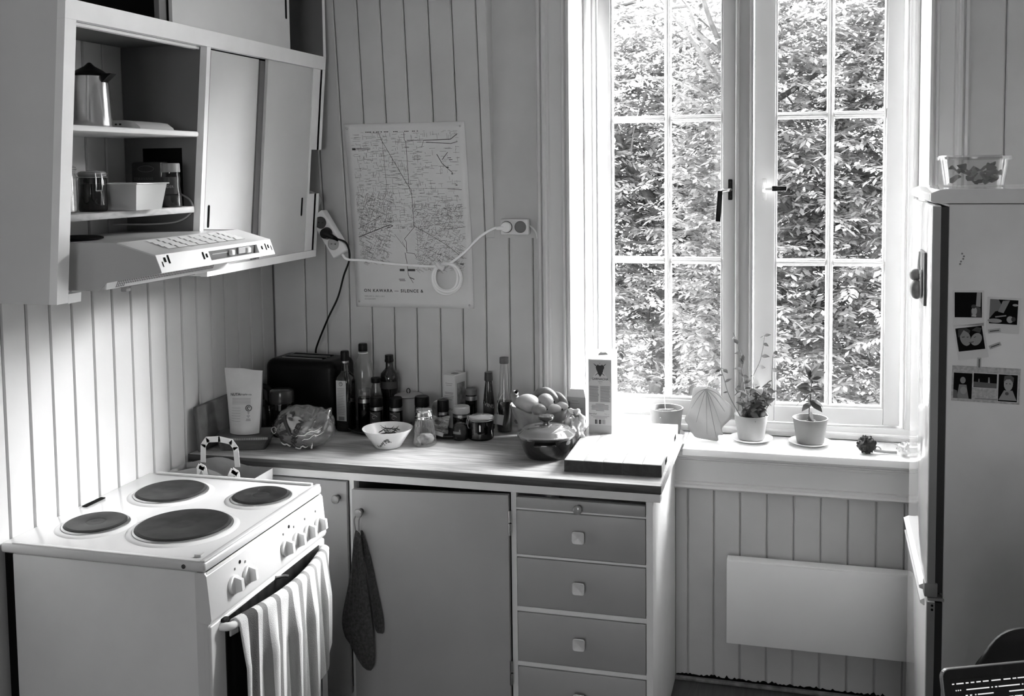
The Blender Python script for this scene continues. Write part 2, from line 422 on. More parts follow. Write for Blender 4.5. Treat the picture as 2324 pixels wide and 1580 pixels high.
# ------------------------------------------------------------------ window
def build_window():
    Y0 = 3.362                                      # room face of the fixed frame
    bm = nb()
    box(bm, OX0+.001, Y0, OZ0+.022, -0.656, Y0+0.11, OZ1-.001, 0.003); box(bm, 0.325, Y0, OZ0+.022, OX1-.001, Y0+0.11, OZ1-.001, 0.003)
    box(bm, OX0+.001, Y0, OZ1-0.055, OX1-.001, Y0+0.11, OZ1-.001, 0.003)
    box(bm, OX0+.001, Y0-0.012, OZ0+.022, OX1-.001, Y0+0.11, 0.862, 0.004)
    for s in (-0.678, 0.338): box(bm, s-0.008, Y0-0.009, OZ0+.025, s+0.008, Y0+.002, OZ1-.01, 0.004)
    box(bm, OX0+.01, Y0-0.022, 0.836, OX1-.01, Y0, 0.845, 0.004)
    box(bm, OX0+.001, Y0+.105, OZ0+.0, OX1-.001, YB+.281, OZ0+.03)      # outside sill
    w = part('window_1', bm, WINW, None, 40, loc=(-0.17, Y0, OZ0), kind='structure')
    bm = nb(); box(bm, -0.197, Y0-0.004, 0.862, -0.142, Y0+0.10, OZ1-0.055, 0.003)
    box(bm, -0.197, Y0-0.014, 0.862, -0.185, Y0+.01, OZ1-0.055, 0.004); box(bm, -0.153, Y0-0.014, 0.862, -0.142, Y0+.01, OZ1-0.055, 0.004)
    part('mullion', bm, mat('mullion_shaded_paint', 0.42, 0.4), w, 40)  # window paint darkened to put shade on the mullion
    bm = nb(); box(bm, -0.345, YB-0.060, 0.798, 0.47, Y0-.0125, 0.82, 0.003); box(bm, OX0+.002, YB-0.005, 0.798, -0.345, Y0-.0125, 0.82)
    part('window_sill', bm, mat('sill_paint', 0.86, 0.35), w, 40)
    def casement(x0, x1, lw, rw, mx, paint, hinge=None, ang=0):
        """x0..x1 outer edges; lw/rw stile widths; mx centre bar"""
        Z0, Z1 = 0.868, OZ1-0.058; g0, g1 = x0+lw, x1-rw; gz0, gz1 = 0.928, Z1-0.06
        bm = nb(); ya, yb = Y0+0.008, Y0+0.05
        box(bm, x0, ya, Z0, g0, yb, Z1, 0.003); box(bm, g1, ya, Z0, x1, yb, Z1, 0.003)
        box(bm, g0, ya, Z0, g1, yb, gz0-.008, 0.003); box(bm, g0, ya, gz1, g1, yb, Z1, 0.003)
        for a, b in ((g0-.002, g0+.006), (g1-.006, g1+.002)): box(bm, a, ya+.004, gz0-.01, b, yb-.01, gz1+.002, 0.002)
        box(bm, g0, ya+.006, gz0-.010, g1, yb-.01, gz0, 0.002)
        c = part('casement', bm, paint, w, 40)
        zs = [gz0, 1.387, 1.857, gz1]
        bm = nb(); box(bm, mx-.011, ya+.010, gz0, mx+.011, yb-.006, gz1, 0.005, 3); box(bm, mx-.004, ya+.005, gz0, mx+.004, ya+.012, gz1, 0.002)
        part('muntin', bm, WINW, c, 40)
        for z in zs[1:3]:
            for a, b in ((g0, mx-.0112), (mx+.0112, g1)):
                bm = nb(); box(bm, a, ya+.010, z-.011, b, yb-.006, z+.011, 0.005, 3); box(bm, a, ya+.005, z-.004, b, ya+.012, z+.004, 0.002)
                part('muntin', bm, WINW, c, 40)
        for i in range(3):
            for a, b in ((g0, mx), (mx, g1)):
                bm = nb(); box(bm, a+.001, yb-.016, zs[i]+.001, b-.001, yb-.013, zs[i+1]-.001); part('pane', bm, PANE, c, 0)
        if hinge is not None:
            H = Vector((hinge, yb, 0)) - OFF[w.name]
            R = Matrix.Translation(H) @ Matrix.Rotation(ang, 4, 'Z') @ Matrix.Translation(-H)
            c.matrix_local = R
        return c
    cl = casement(-0.650, -0.198, 0.042, 0.041, -0.419, mat('casement_shaded_paint', 0.44, 0.4))  # greyer copy of the window paint, shade put into the colour
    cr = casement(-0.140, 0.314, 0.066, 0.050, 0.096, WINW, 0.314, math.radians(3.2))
    # handles: the left one hangs down, the right one lies level
    def handle(c, x, z, level):
        yf = Y0+0.008
        bm = nb(); box(bm, x-.007, yf-.006, z-.034, x+.007, yf, z+.034, 0.003)
        for dz in (-.024, .024): lathe(bm, [(0.003, 0), (0.003, 0.002)], 10, Matrix.Translation((x, yf-.006, z+dz)) @ Matrix.Rotation(PI/2, 4, 'X'))
        h = part('handle', bm, BLACK if not level else WINW, c, 40)
        bm = nb()
        if level:
            tube(bm, [(x, yf-.003, z-.004), (x, yf-.030, z-.002), (x+.004, yf-.040, z+.002), (x+.030, yf-.042, z+.004)], 0.007, 10)
        else:
            tube(bm, [(x, yf-.003, z), (x-.006, yf-.028, z-.001), (x-.024, yf-.038, z-.004), (x-.028, yf-.040, z-.012)], 0.007, 10)
        part('handle_neck', bm, CHROME if not level else WHITEP, c, 40)
        bm = nb()
        if level: box(bm, x+.022, yf-.049, z-.004, x+.068, yf-.035, z+.012, 0.003)
        else: box(bm, x-.0375, yf-.048, z-.105, x-.0215, yf-.034, z-.004, 0.003, M=Matrix.Translation((x, 0, z)) @ Matrix.Rotation(math.radians(4), 4, 'Y') @ Matrix.Translation((-x, 0, -z)))
        part('handle_grip', bm, BLACK, c, 40)
    handle(cl, -0.214, 1.622, False)
    handle(cr, -0.108, 1.622, True)
    # architraves
    def casing(name, xs, sgn, x_out):
        prof = [(0, 0), (0, 0.022), (0.006, 0.030), (0.014, 0.030), (0.016, 0.024), (0.022, 0.034), (0.030, 0.034), (0.034, 0.026), (0.040, 0.026), (0.044, 0.020), (0.082, 0.018), (0.085, 0.026), (0.091, 0.026), (0.094, 0.018), (0.100, 0.024), (0.108, 0.024), (0.114, 0.014), (0.117, 0)]
        poly = [(x_out + sgn*a, YB-b+.0005) for a, b in prof]
        bm = nb(); prism(bm, poly, 'z', 0.80 if sgn < 0 else FZ+0.8, OZ1+0.11); return part(name, bm, TRIM, None, 25, kind='structure')
    casing('trim_1', None, 1, -0.815)
    casing('trim_2', None, -1, 0.478)
    bm = nb(); box(bm, -0.83, YB-0.035, OZ1+0.0, 0.49, YB, OZ1+0.13, 0.006); part('trim_3', bm, TRIM, None, 40, kind='structure')
    # reveals
    bm = nb(); box(bm, OX0-.010, YB-0.004, OZ0+.022, OX0+.0009, Y0+.02, OZ1); part('trim_4', bm, mat('reveal_paint', 0.82, 0.5), None, 0, kind='structure')
    bm = nb(); box(bm, OX1-.0009, YB-0.004, OZ0+.022, OX1+.010, Y0+.02, OZ1); part('trim_5', bm, MATS['reveal_paint'], None, 0, kind='structure')
    # apron below the sill with its mouldings
    bm = nb()
    poly = [(YB, 0.798), (YB-.050, 0.798), (YB-.048, 0.790), (YB-.036, 0.784), (YB-.036, 0.780), (YB-.028, 0.776), (YB-.028, 0.770), (YB-.022, 0.768), (YB-.022, 0.708), (YB-.030, 0.706), (YB-.030, 0.700), (YB-.036, 0.697), (YB-.038, 0.690), (YB-.032, 0.684), (YB, 0.682)]
    prism(bm, poly, 'x', -0.372, 0.90); part('trim_6', bm, TRIM, None, 20, kind='structure')
build_window()

# ------------------------------------------------------------------ outside: ground and trees
def build_outside():
    bm = nb(); quad(bm, (-60, 3.9, -3.4), (60, 3.9, -3.4), (60, 90, -3.4), (-60, 90, -3.4))
    part('ground', bm, mat('pale_gravel', 0.55, 0.9, noise=0.2, nscale=3), None, 0, kind='structure')
    def tree(label, base, trunks, crown, nleaf, seed, leaf=0.090):
        r = np.random.default_rng(seed); rr = random.Random(seed)
        t = thing('leafy_tree', label, 'tree', base, 0, 'trees outside the window', world=True)
        tips = []
        for pts, r0 in trunks:
            P = smooth_path(pts, 6); n = len(P)
            bm = nb(); tube(bm, P, [r0*(1-0.75*i/(n-1)) for i in range(n)], 10); part('trunk', bm, BARK, t, 50)
            tips += P[n//3:]
        bm = nb(); nbh = 46
        cx, cy, cz, ax, ay, az = crown
        for k in range(nbh):
            p = rr.choice(tips)
            d = Vector((rr.uniform(-1, 1), rr.uniform(-0.8, 0.8), rr.uniform(-0.15, 0.75))); L = rr.uniform(0.5, 1.6)
            q = [p, p+d*0.35*L+Vector((0, 0, .06)), p+d*0.7*L+Vector((rr.uniform(-.15, .15), 0, .1)), p+d*L+Vector((rr.uniform(-.2, .2), 0, rr.uniform(-.1, .25)))]
            tube(bm, smooth_path(q, 3), [0.026*(1-0.085*i) for i in range(10)], 5)
        part('branches', bm, BARK, t, 50, kind='stuff')
        # foliage: sprays of leaflets, thinner towards the edge of the crown
        ns = nleaf//11
        d = r.normal(size=(ns, 3)); d /= np.linalg.norm(d, axis=1)[:, None]
        rad = r.random(ns)**0.42
        c = np.stack([cx+d[:, 0]*ax*rad, cy+d[:, 1]*ay*rad, cz+d[:, 2]*az*rad], 1)
        az_ = r.random(ns)*2*PI; 
        axis = np.stack([np.cos(az_), np.sin(az_), r.uniform(-0.55, 0.25, ns)], 1); axis /= np.linalg.norm(axis, axis=1)[:, None]
        up = np.array([0, 0, 1.0]); side = np.cross(axis, up); side /= np.linalg.norm(side, axis=1)[:, None]; nrm = np.cross(side, axis)
        V = []; 
        for j in range(11):
            s = (j//2)*leaf*0.42; sg = 1 if j % 2 else -1
            root = c+axis*s
            ld = side*sg*0.85+axis*0.55+nrm*r.normal(0, .25, (ns, 1)) if j < 10 else axis+nrm*r.normal(0, .2, (ns, 1))
            ld /= np.linalg.norm(ld, axis=1)[:, None]
            ls = np.cross(ld, nrm); ls /= np.linalg.norm(ls, axis=1)[:, None]
            L = leaf*r.uniform(.75, 1.15, (ns, 1)); W = L*0.24
            mid = root+ld*L*0.5-nrm*L*0.05
            V.append(np.stack([root, mid+ls*W, root+ld*L-nrm*L*0.16, mid-ls*W], 1))
        V = np.concatenate(V, 0).reshape(-1, 3)-np.array(base); nq = len(V)//4
        me = bpy.data.meshes.new('foliage'); me.vertices.add(len(V)); me.vertices.foreach_set('co', V.astype(np.float32).ravel())
        me.loops.add(nq*4); me.loops.foreach_set('vertex_index', np.arange(nq*4, dtype=np.int32))
        me.polygons.add(nq); me.polygons.foreach_set('loop_start', np.arange(0, nq*4, 4, dtype=np.int32)); me.polygons.foreach_set('loop_total', np.full(nq, 4, dtype=np.int32))
        me.update(); me.materials.append(FOL)
        o = bpy.data.objects.new('foliage', me); col.objects.link(o); o.parent = t; o['kind'] = 'stuff'
    G = -3.4
    tree('tree with forking grey trunks seen through the left casement', (-1.5, 10.5, G),
         [([(-1.5, 10.5, G), (-1.45, 10.5, -1), (-1.35, 10.5, .9), (-1.75, 10.4, 1.9), (-2.2, 10.4, 3.2)], .10),
          ([(-1.30, 10.6, G), (-1.25, 10.6, -.4), (-1.2, 10.6, 1.0), (-1.05, 10.5, 2.2), (-.95, 10.5, 3.4)], .085),
          ([(-1.15, 10.4, G), (-1.0, 10.4, -.2), (-.95, 10.4, .9), (-.7, 10.3, 2.0), (-.45, 10.3, 2.9)], .07)],
         (-1.45, 10.9, 1.35, 2.2, 1.5, 2.6), 86000, 11)
    tree('tree with slanting dark branches seen through the right casement', (0.30, 8.0, G),
         [([(.3, 8, G), (.25, 8, -.4), (.1, 8, .95), (.3, 8, 1.9), (.6, 8, 2.9)], .08),
          ([(.1, 7.95, .8), (-.1, 7.9, 1.5), (-.35, 7.9, 2.2), (-.6, 7.8, 2.6)], .035),
          ([(.1, 8, .95), (.5, 8, 1.5), (.95, 8, 2.1)], .04)],
         (.45, 8.0, 1.3, 1.5, 1.0, 2.5), 92000, 23, 0.072)
    tree('bushy tree filling the gap low behind the two nearer trees', (-0.6, 14.0, G),
         [([(-.6, 14, G), (-.55, 14, -1.0), (-.6, 14, .6), (-.5, 14, 1.8)], .16)],
         (-.4, 15.2, -0.3, 3.8, 1.4, 2.4), 40000, 31, 0.11)
    tree('spreading tree at the far left edge of the window view', (-6.1, 12.5, G),
         [([(-6.1, 12.5, G), (-6.0, 12.5, -.6), (-6.1, 12.5, 1.2), (-5.9, 12.5, 2.6)], .16)],
         (-5.9, 12.5, .9, 2.0, 1.6, 2.4), 22000, 41, 0.10)
build_outside()

# ------------------------------------------------------------------ wall cabinet with sliding doors, slanting front
def cfx(z, off=0.0):       # room-facing X of the cabinet front at height z
    return -1.508 - max(0.0, 2.07-z)*0.0826 - off
def slab(bm, y0, y1, z0, z1, t, off=0.0, bev=0.0):
    """a panel lying in the slanting front"""
    P = [(cfx(z0, off+t), z0), (cfx(z0, off), z0), (cfx(z1, off), z1), (cfx(z1, off+t), z1)]
    prism(bm, P, 'y', y0, y1)
def build_wall_cabinet():
    YA, YE, ZT = 1.868, 3.10, 2.80
    t = thing('wall_cabinet', 'pale wall cabinet with sliding doors and an open bay, hung above the stove', 'cabinet', (XL, YA, 1.41), 0, None, world=True)
    prof = lambda z0, z1: [(XL+.001, z0), (cfx(z0), z0)] + ([(cfx(2.07), 2.07)] if z0 < 2.07 < z1 else []) + [(cfx(z1), z1), (XL+.001, z1)]
    bm = nb(); prism(bm, [(x-.001 if i in (1, 2, 3) else x, z) for i, (x, z) in enumerate(prof(1.411, ZT))], 'y', YA, YA+.018); part('side_panel', bm, mat('cabinet_side_paint', 0.64, 0.45, noise=.03, nscale=8), t, 0)
    # far side panel with the piece cut out of it
    bm = nb(); X = XL+.06
    prism(bm, [(X, 1.411), (cfx(1.411)-.001, 1.411), (cfx(1.622)-.001, 1.622), (X, 1.622)], 'y', YE-.018, YE)
    prism(bm, [(X, 1.767), (cfx(1.767)-.001, 1.767), (cfx(2.07)-.001, 2.07), (cfx(2.8)-.001, ZT), (X, ZT)], 'y', YE-.018, YE)
    prism(bm, [(XL+.001, 1.411), (X, 1.411), (X, ZT), (XL+.001, ZT)], 'y', YE-.018, YE)
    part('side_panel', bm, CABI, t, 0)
    def fr(name, y0, y1, z0, z1, th=.020, off=0.0, m=CABF):
        bm = nb(); slab(bm, y0, y1, z0, z1, th, off); return part(name, bm, m, t, 0)
    fr('stile', YA-.0005, 1.903, 1.411, 2.0275); fr('stile', YA-.0005, 1.890, 2.0705, ZT)
    fr('rail', YA-.0005, YE+.0005, 2.028, 2.070)
    fr('stile', 3.083, YE+.0005, 2.0705, ZT, .018)
    # far lower stile: narrow strip beside the door, then the wider pieces above and below the cut-out
    fr('stile', 3.082, YE+.0005, 1.767, 2.0275, .02); fr('stile', 3.030, 3.079, 1.767, 2.0275, .02, .006)
    fr('stile', 3.030, 3.042, 1.622, 1.767, .02, .006)
    fr('stile', 3.082, YE+.0005, 1.4345, 1.622, .02); fr('stile', 3.030, 3.079, 1.4345, 1.622, .02, .006)
    fr('rail', 2.451, YE+.0005, 1.411, 1.434)
    fr('rail', 1.9035, 1.945, 1.409, 1.430, .04)
    # boards inside
    def shelf(name, y0, y1, z0, z1, front, m, bev=.004):
        bm = nb(); box(bm, XL+.001, y0, z0, front, y1, z1, bev); return part(name, bm, m, t, 40)
    shelf('shelf', 1.887, 2.395, 1.790, 1.8045, cfx(1.8)-.006, CABF, .005)
    bm = nb(); box(bm, XL+.001, 1.887, 1.590, cfx(1.6)-.004, 2.385, 1.6065, 0.003)
    part('shelf', bm, wood('shelf_wood', 0.30, 0.5, 5, (8, 3, 8), .6), t, 40)
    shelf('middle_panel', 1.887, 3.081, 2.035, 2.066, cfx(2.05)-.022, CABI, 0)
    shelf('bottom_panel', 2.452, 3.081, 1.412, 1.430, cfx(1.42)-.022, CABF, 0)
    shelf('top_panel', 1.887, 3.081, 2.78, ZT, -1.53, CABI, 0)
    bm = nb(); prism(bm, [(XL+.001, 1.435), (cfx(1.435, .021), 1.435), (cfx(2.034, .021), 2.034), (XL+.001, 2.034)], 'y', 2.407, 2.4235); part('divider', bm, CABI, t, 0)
    fr('stile', 2.4065, 2.424, 1.434, 2.0275, .020)
    # track strips under the top rail
    bm = nb()
    for o in (.022, .032): slab(bm, 1.903, 2.405, 2.021, 2.0275, .006, o)
    part('track', bm, CABF, t, 0)
    # dark opening in the divider
    bm = nb(); box(bm, -1.716, 2.4035, 1.607, -1.598, 2.4068, 1.762); part('cable_opening', bm, DARK, t, 0)
    # back of the closed bay and of the upper bay
    bm = nb(); box(bm, XL+.001, 2.44, 1.435, XL+.012, 3.08, 2.03); box(bm, XL+.001, 1.89, 2.07, XL+.012, 3.08, 2.78); part('back_panel', bm, mat('cabinet_back_shaded_paint', .025, .8), t, 0)  # near-black: dark colour plus the shade inside the bays
    def door(y0, y1, z0, z1, off, slot, m=CABG):
        bm = nb(); slab(bm, y0, y1, z0, z1, .010, off); d = part('sliding_door', bm, m, t, 0)
        ys, za, zb = slot; bm = nb(); n = 8
        pr = [(ys-.0045, za), (ys+.0045, za)]
        P = [(ys+.0045*math.cos(a), zb+.0045*math.sin(a)) for a in np.linspace(0, PI, n)] + [(ys+.0045*math.cos(a), za+.0045*math.sin(a)) for a in np.linspace(PI, 2*PI, n)]
        A = [bm.verts.new((cfx(z, off-.0012), y, z)) for y, z in P]; B = [bm.verts.new((cfx(z, off+.004), y, z)) for y, z in P]
        bm.faces.new(A)
        for i in range(len(P)): bm.faces.new((A[i], B[i], B[(i+1) % len(P)], A[(i+1) % len(P)]))
        part('finger_slot', bm, DARK, d, 0)
        return d
    GAPM = mat('door_gap_shade_grey', .13, .6); CABL = mat('cabinet_sliding_door_paint', 0.62, 0.42, noise=0.03, nscale=8)  # GAPM: dark slabs that put the shade of the door gaps into colour
    door(2.452, 2.7125, 1.4345, 2.025, .022, (2.480, 1.548, 1.602), CABL)
    bm = nb(); slab(bm, 2.7130, 2.7415, 1.4345, 2.022, .004, .0175); part('door_shadow_gap', bm, GAPM, t, 0)
    bm = nb(); slab(bm, 2.4245, 2.4515, 1.4345, 2.022, .004, .016); part('door_shadow_gap', bm, GAPM, t, 0)
    door(2.742, 3.029, 1.4345, 2.027, .008, (2.997, 1.556, 1.607), CABL)
    door(2.262, 2.872, 2.072, 2.77, .008, (2.85, 2.165, 2.28), CABL)
    bm = nb()
    slab(bm, 2.214, 2.232, 2.072, 2.77, .014, .012); slab(bm, 2.238, 2.256, 2.072, 2.77, .014, .020)
    part('inner_stile', bm, CABI, t, 0)
build_wall_cabinet()

# ------------------------------------------------------------------ range hood
def build_hood():
    y0, y1 = 1.946, 2.447
    t = thing('range_hood', 'white slim range hood pulled out under the open bay of the wall cabinet', 'range hood', (-1.6, y0, 1.433), 0, None, world=True)
    P = [(XL+.02, 1.433), (-1.515, 1.433), (-1.492, 1.452), (-1.362, 1.474), (-1.353, 1.4765), (-1.3665, 1.515), (-1.462, 1.5415), (XL+.02, 1.5415)]
    P2 = [(XL+.02, 1.436), (-1.500, 1.436), (-1.497, 1.4535), (-1.372, 1.478), (-1.376, 1.511), (-1.464, 1.5395), (XL+.02, 1.5395)]
    HG = mat('hood_side_paint', 0.46, 0.35); HW = mat('hood_white_paint', 0.66, 0.3)
    bm = nb(); prism(bm, P2, 'y', y0+.0012, y1-.0012); part('body', bm, mat('hood_top_paint', 0.55, 0.22), t, 0)
    for ya in (y0-.001, y1-.0012):
        bm = nb(); prism(bm, P, 'y', ya, ya+.0022); part('end_plate', bm, HG, t, 0)
    # front: slanting control face, sloping top face with slots
    bm = nb(); prism(bm, [(-1.352, 1.4765), (-1.3665, 1.5155), (-1.376, 1.5125), (-1.366, 1.4765)], 'y', y0, 2.148); prism(bm, [(-1.352, 1.4765), (-1.3665, 1.5155), (-1.376, 1.5125), (-1.366, 1.4765)], 'y', 2.372, y1)
    a = [(-1.352, 1.4765), (-1.3555, 1.486), (-1.366, 1.486), (-1.366, 1.4765)]; b = [(-1.3635, 1.5075), (-1.3665, 1.5155), (-1.376, 1.5125), (-1.374, 1.5075)]
    prism(bm, a, 'y', 2.148, 2.372); prism(bm, b, 'y', 2.148, 2.372); part('front_panel', bm, HW, t, 0)
    n = Vector((1, 0, .375)).normalized()
    def onfront(y, z, h, w, d=0.0008):
        x = -1.352-(z-1.4765)*0.372
        u = Vector((-.372, 0, 1)).normalized(); c = Vector((x, y, z)) + n*d
        return [c-u*h/2+Vector((0, -w/2, 0)), c-u*h/2+Vector((0, w/2, 0)), c+u*h/2+Vector((0, w/2, 0)), c+u*h/2+Vector((0, -w/2, 0))]
    bm = nb(); box(bm, -1.374, 2.146, 1.484, -1.3685, 2.374, 1.509); part('control_recess', bm, mat('recess_grey', .05, .5), t, 0)
    bm = nb(); box(bm, -1.3685, 2.17, 1.4975, -1.3675, 2.26, 1.4995); box(bm, -1.3685, 2.285, 1.490, -1.364, 2.34, 1.506, .001); part('slider_track', bm, GREYP, t, 0)
    for y in (2.245, 2.322):
        bm = nb(); box(bm, -1.3685, y, 1.490, -1.358, y+.014, 1.503, .002); part('slider_knob', bm, WHITEP, t, 30)
    bm = nb()
    for y, z, h, w in ((1.972, 1.503, .011, .008), (1.986, 1.503, .020, .006), (1.960, 1.494, .012, .003), (2.122, 1.4995, .018, .006), (2.135, 1.4985, .010, .007), (2.392, 1.4975, .010, .007), (2.412, 1.4985, .018, .005), (2.424, 1.4985, .010, .007), (2.438, 1.4935, .014, .003)):
        quad(bm, *onfront(y, z, h, w))
    part('fixing_holes', bm, DARK, t, 0)
    bm = nb(); prism(bm, [(-1.3665, 1.5156), (-1.4628, 1.5422), (-1.464, 1.5392), (-1.3672, 1.5126)], 'y', y0-.0012, y1+.0012); part('top_panel', bm, mat('hood_slope_paint', .58, .28), t, 0)
    d = Vector((-.0963, 0, .0266)).normalized(); up = Vector((.0266, 0, .0963)).normalized()
    for r in range(4):
        for k in range(8):
            c0 = Vector((-1.3665, 0, 1.5156)) + d*(0.026+0.0165*r) + up*.0010; yy = 2.03+.042*k
            bm = nb(); quad(bm, c0+Vector((0, yy, 0)), c0+Vector((0, yy+.034, 0)), c0+d*.011+Vector((0, yy+.034, 0))+up*.0025, c0+d*.011+Vector((0, yy, 0))+up*.0025)
            part('vent_slat', bm, HW, t, 0)
    bm = nb()
    for r in range(4):
        c0 = Vector((-1.3665, 0, 1.5156)) + d*(0.0245+0.0165*r) + up*.0006
        quad(bm, c0+Vector((0, 2.03, 0)), c0+Vector((0, 2.362, 0)), c0+d*.0018+Vector((0, 2.362, 0)), c0+d*.0018+Vector((0, 2.03, 0)))
    part('vent_gap', bm, mat('vent_shadow', .12, .8), t, 0)
    bm = nb(); box(bm, -1.372, y0, 1.474, -1.360, y1, 1.4768)
    prism(bm, [(-1.4995, 1.4362), (-1.4955, 1.4362), (-1.4925, 1.4545), (-1.4965, 1.4545)], 'y', y0-.0008, y1+.0008); part('grille', bm, HW, t, 0)
    bm = nb()
    for k in range(60):
        for r in range(3):
            y = y0+.030+.0066*k+.0022*r; z = 1.4385+.0048*r; x = -1.4953+(z-1.4362)*.164+.0005
            if k < 5 or r > 0: quad(bm, (x, y, z), (x, y+.0026, z), (x+.0006, y+.0052, z+.0040), (x+.0006, y+.0026, z+.0040))
    part('perforation', bm, DARK, t, 0, kind='stuff')
    bm = nb(); box(bm, -1.50, y0+.055, 1.425, -1.485, y0+.072, 1.4335, .002); part('switch', bm, GREYP, t, 30)
    bm = nb(); box(bm, -1.70, y0+.1, 1.428, -1.53, y1-.1, 1.434, .002); part('filter', bm, mat('filter_grey', .25, .5), t, 30)
    bm = nb(); lathe(bm, [(.07, 0), (.07, .004), (.062, .006)], 28, c=(-1.665, 2.05, 1.5416)); part('duct_flange', bm, BLACKM, t, 30)
build_hood()

# ------------------------------------------------------------------ stove
def build_stove():
    x0, x1, y0, y1, zt = -1.772, -1.243, 1.900, 2.462, 0.85
    t = thing('electric_stove', 'white enamel electric stove with four black hotplates against the left wall', 'stove', ((x0+x1)/2, (y0+y1)/2, FZ), 0, None, world=True)
    bm = nb(); box(bm, x0+.028, y0+.006, FZ+.05, x1+.004, y1-.006, zt-.024, .003); part('body', bm, ENAMELS, t, 30)
    bm = nb(); box(bm, x0+.004, y0+.010, FZ+.04, x0+.0275, y1-.010, zt-.0235); part('rear_shade_strip', bm, BLACKM, t, 0)  # black box added for the shade in the gap between stove and wall
    bm = nb(); box(bm, x1-.025, y0+.0045, FZ+.05, x1+.002, y0+.007, zt-.026); box(bm, x1-.006, y0+.003, FZ+.05, x1+.004, y0+.0072, zt-.03, .001); part('side_trim', bm, mat('stove_trim_grey', .55, .4), t, 0)
    bm = nb()
    box(bm, x0, y0, zt-.023, x1+.003, y1, zt, .007, 3)
    box(bm, x0+.028, y1-.014, zt-.001, x1-.02, y1-.003, zt+.006, .003)
    box(bm, x1-.012, y0+.004, zt-.002, x1+.001, y1-.004, zt+.004, .0025); box(bm, x0+.03, y0+.003, zt-.002, x1-.01, y0+.014, zt+.0025, .002)
    top = part('cooktop', bm, ENAMEL, t, 40)
    bm = nb(); box(bm, -1.757, 2.160, zt+.0005, -1.743, 2.232, zt+.0030); part('steam_vent', bm, DARK, t, 0)
    bm = nb(); lathe(bm, [(.005, 0), (.005, .002), (.003, .003)], 14, Matrix.Translation((-1.292, y0+.0005, .8385)) @ Matrix.Rotation(PI/2, 4, 'X')); part('screw', bm, mat('screw_dark', .06, .4, metal=.6), t, 40)
    bm = nb(); prism(bm, [(x1-.040, y0+.028), (x1-.024, y0+.028), (x1-.026, y0+.045)], 'z', zt+.0005, zt+.0055); part('corner_lug', bm, mat('lug_grey', .45, .5), t, 0)
    # hotplates: black disc, steel rim, raised enamel well
    for cx, cy, r in ((-1.4139, 2.0841, .11), (-1.5973, 2.3057, .09), (-1.6318, 2.0518, .0725), (-1.3445, 2.325, .0725)):
        bm = nb(); lathe(bm, [(r+.020, 0.0), (r+.014, .0035), (r+.006, .004), (r+.002, .001)], 56, c=(cx, cy, zt), cap0=False, cap1=False); 
        p = nb(); lathe(p, [(r-.003, .004), (r-.001, .009), (r-.006, .0115), (r*.36, .0112), (r*.30, .0092), (r*.20, .0095), (r*.1, .0085), (0.001, .0085)], 56, c=(cx, cy, zt))
        hp = part('hotplate', p, IRON, t, 25)
        part('enamel_well', bm, ENAMEL, hp, 40)
        bm = nb(); lathe(bm, [(r+.005, .001), (r+.005, .0055), (r+.001, .008), (r-.002, .007), (r-.002, .001)], 56, c=(cx, cy, zt), cap0=False, cap1=False); part('steel_rim', bm, STEEL, hp, 30)
    # slanting control panel
    P = [(x1-.02, .826), (x1+.000, .826), (x1+.005, .819), (x1+.014, .722), (x1+.010, .713), (x1-.02, .713)]
    bm = nb(); prism(bm, P, 'y', y0+.002, y1-.002); part('control_panel', bm, mat('panel_enamel', .58, .25), t, 30)
    sl = -.009/.097; nrm = Vector((1, 0, .093)).normalized()
    def onp(y, z): return Vector((x1+.005+(.819-z)*.093, y, z))
    def knob(y, z, ang):
        M = Matrix.Translation(onp(y, z)) @ nrm.to_track_quat('Z', 'Y').to_matrix().to_4x4()
        bm = nb(); lathe(bm, [(.0215, 0), (.0215, .006), (.019, .008)], 28, M)
        k = part('knob', bm, mat('knob_white', .72, .35), t, 40)
        bm = nb(); K = M @ Matrix.Rotation(ang, 4, 'Z')
        prism(bm, [(-.019, .007), (-.0125, .025), (.0125, .025), (.019, .007)], 'x', -.0055, .0055, M=K); part('grip', bm, mat('knob_grip', .62, .35), k, 0)
        bm = nb(); box(bm, -.0006, .010, .0085, .0006, .018, .0089, M=M); box(bm, -.018, .006, .0062, -.013, .0072, .0066, M=M); part('mark', bm, INK, k, 0)
    for y, z in ((2.000, .763), (2.062, .763), (2.240, .760), (2.300, .759), (2.360, .758), (2.420, .757)): knob(y, z, 0)
    for y, z in ((2.035, .802), (2.268, .803)):
        bm = nb(); lathe(bm, [(.0042, 0), (.0042, .001)], 14, Matrix.Translation(onp(y, z)) @ nrm.to_track_quat('Z', 'Y').to_matrix().to_4x4()); part('pilot_lamp', bm, BLACK, t, 0)
    bm = nb()
    for y in (2.01, 2.055, 2.235, 2.29, 2.35, 2.41): box(bm, x1+.0055, y, .792, x1+.0095, y+.003, .797)
    part('symbol', bm, INKG, t, 0)
    # oven door with dark window, bow handle
    bm = nb(); box(bm, x1-.01, y0+.004, FZ+.16, x1+.010, y1-.004, .707, .005, 3); d = part('oven_door', bm, mat('oven_door_enamel', .56, .22), t, 40)
    bm = nb(); box(bm, x1+.006, y0+.060, FZ+.20, x1+.0115, y1-.040, .700, .002); part('door_glass', bm, mat('oven_glass', .008, .22), d, 30)
    bm = nb()
    pts = [(x1+.008, y0+.045, .690)] + [(x1+.030+.034*math.sin(PI*k/12), y0+.050+(y1-y0-.09)*k/12, .690) for k in range(13)] + [(x1+.008, y1-.035, .690)]
    tube(bm, smooth_path(pts, 3), .0095, 12); part('handle', bm, mat('handle_white', .78, .3), d, 50)
    bm = nb(); box(bm, x1+.006, y0+.044, .683, x1+.02, y0+.066, .706, .004); part('handle_bracket', bm, BLACK, d, 30)
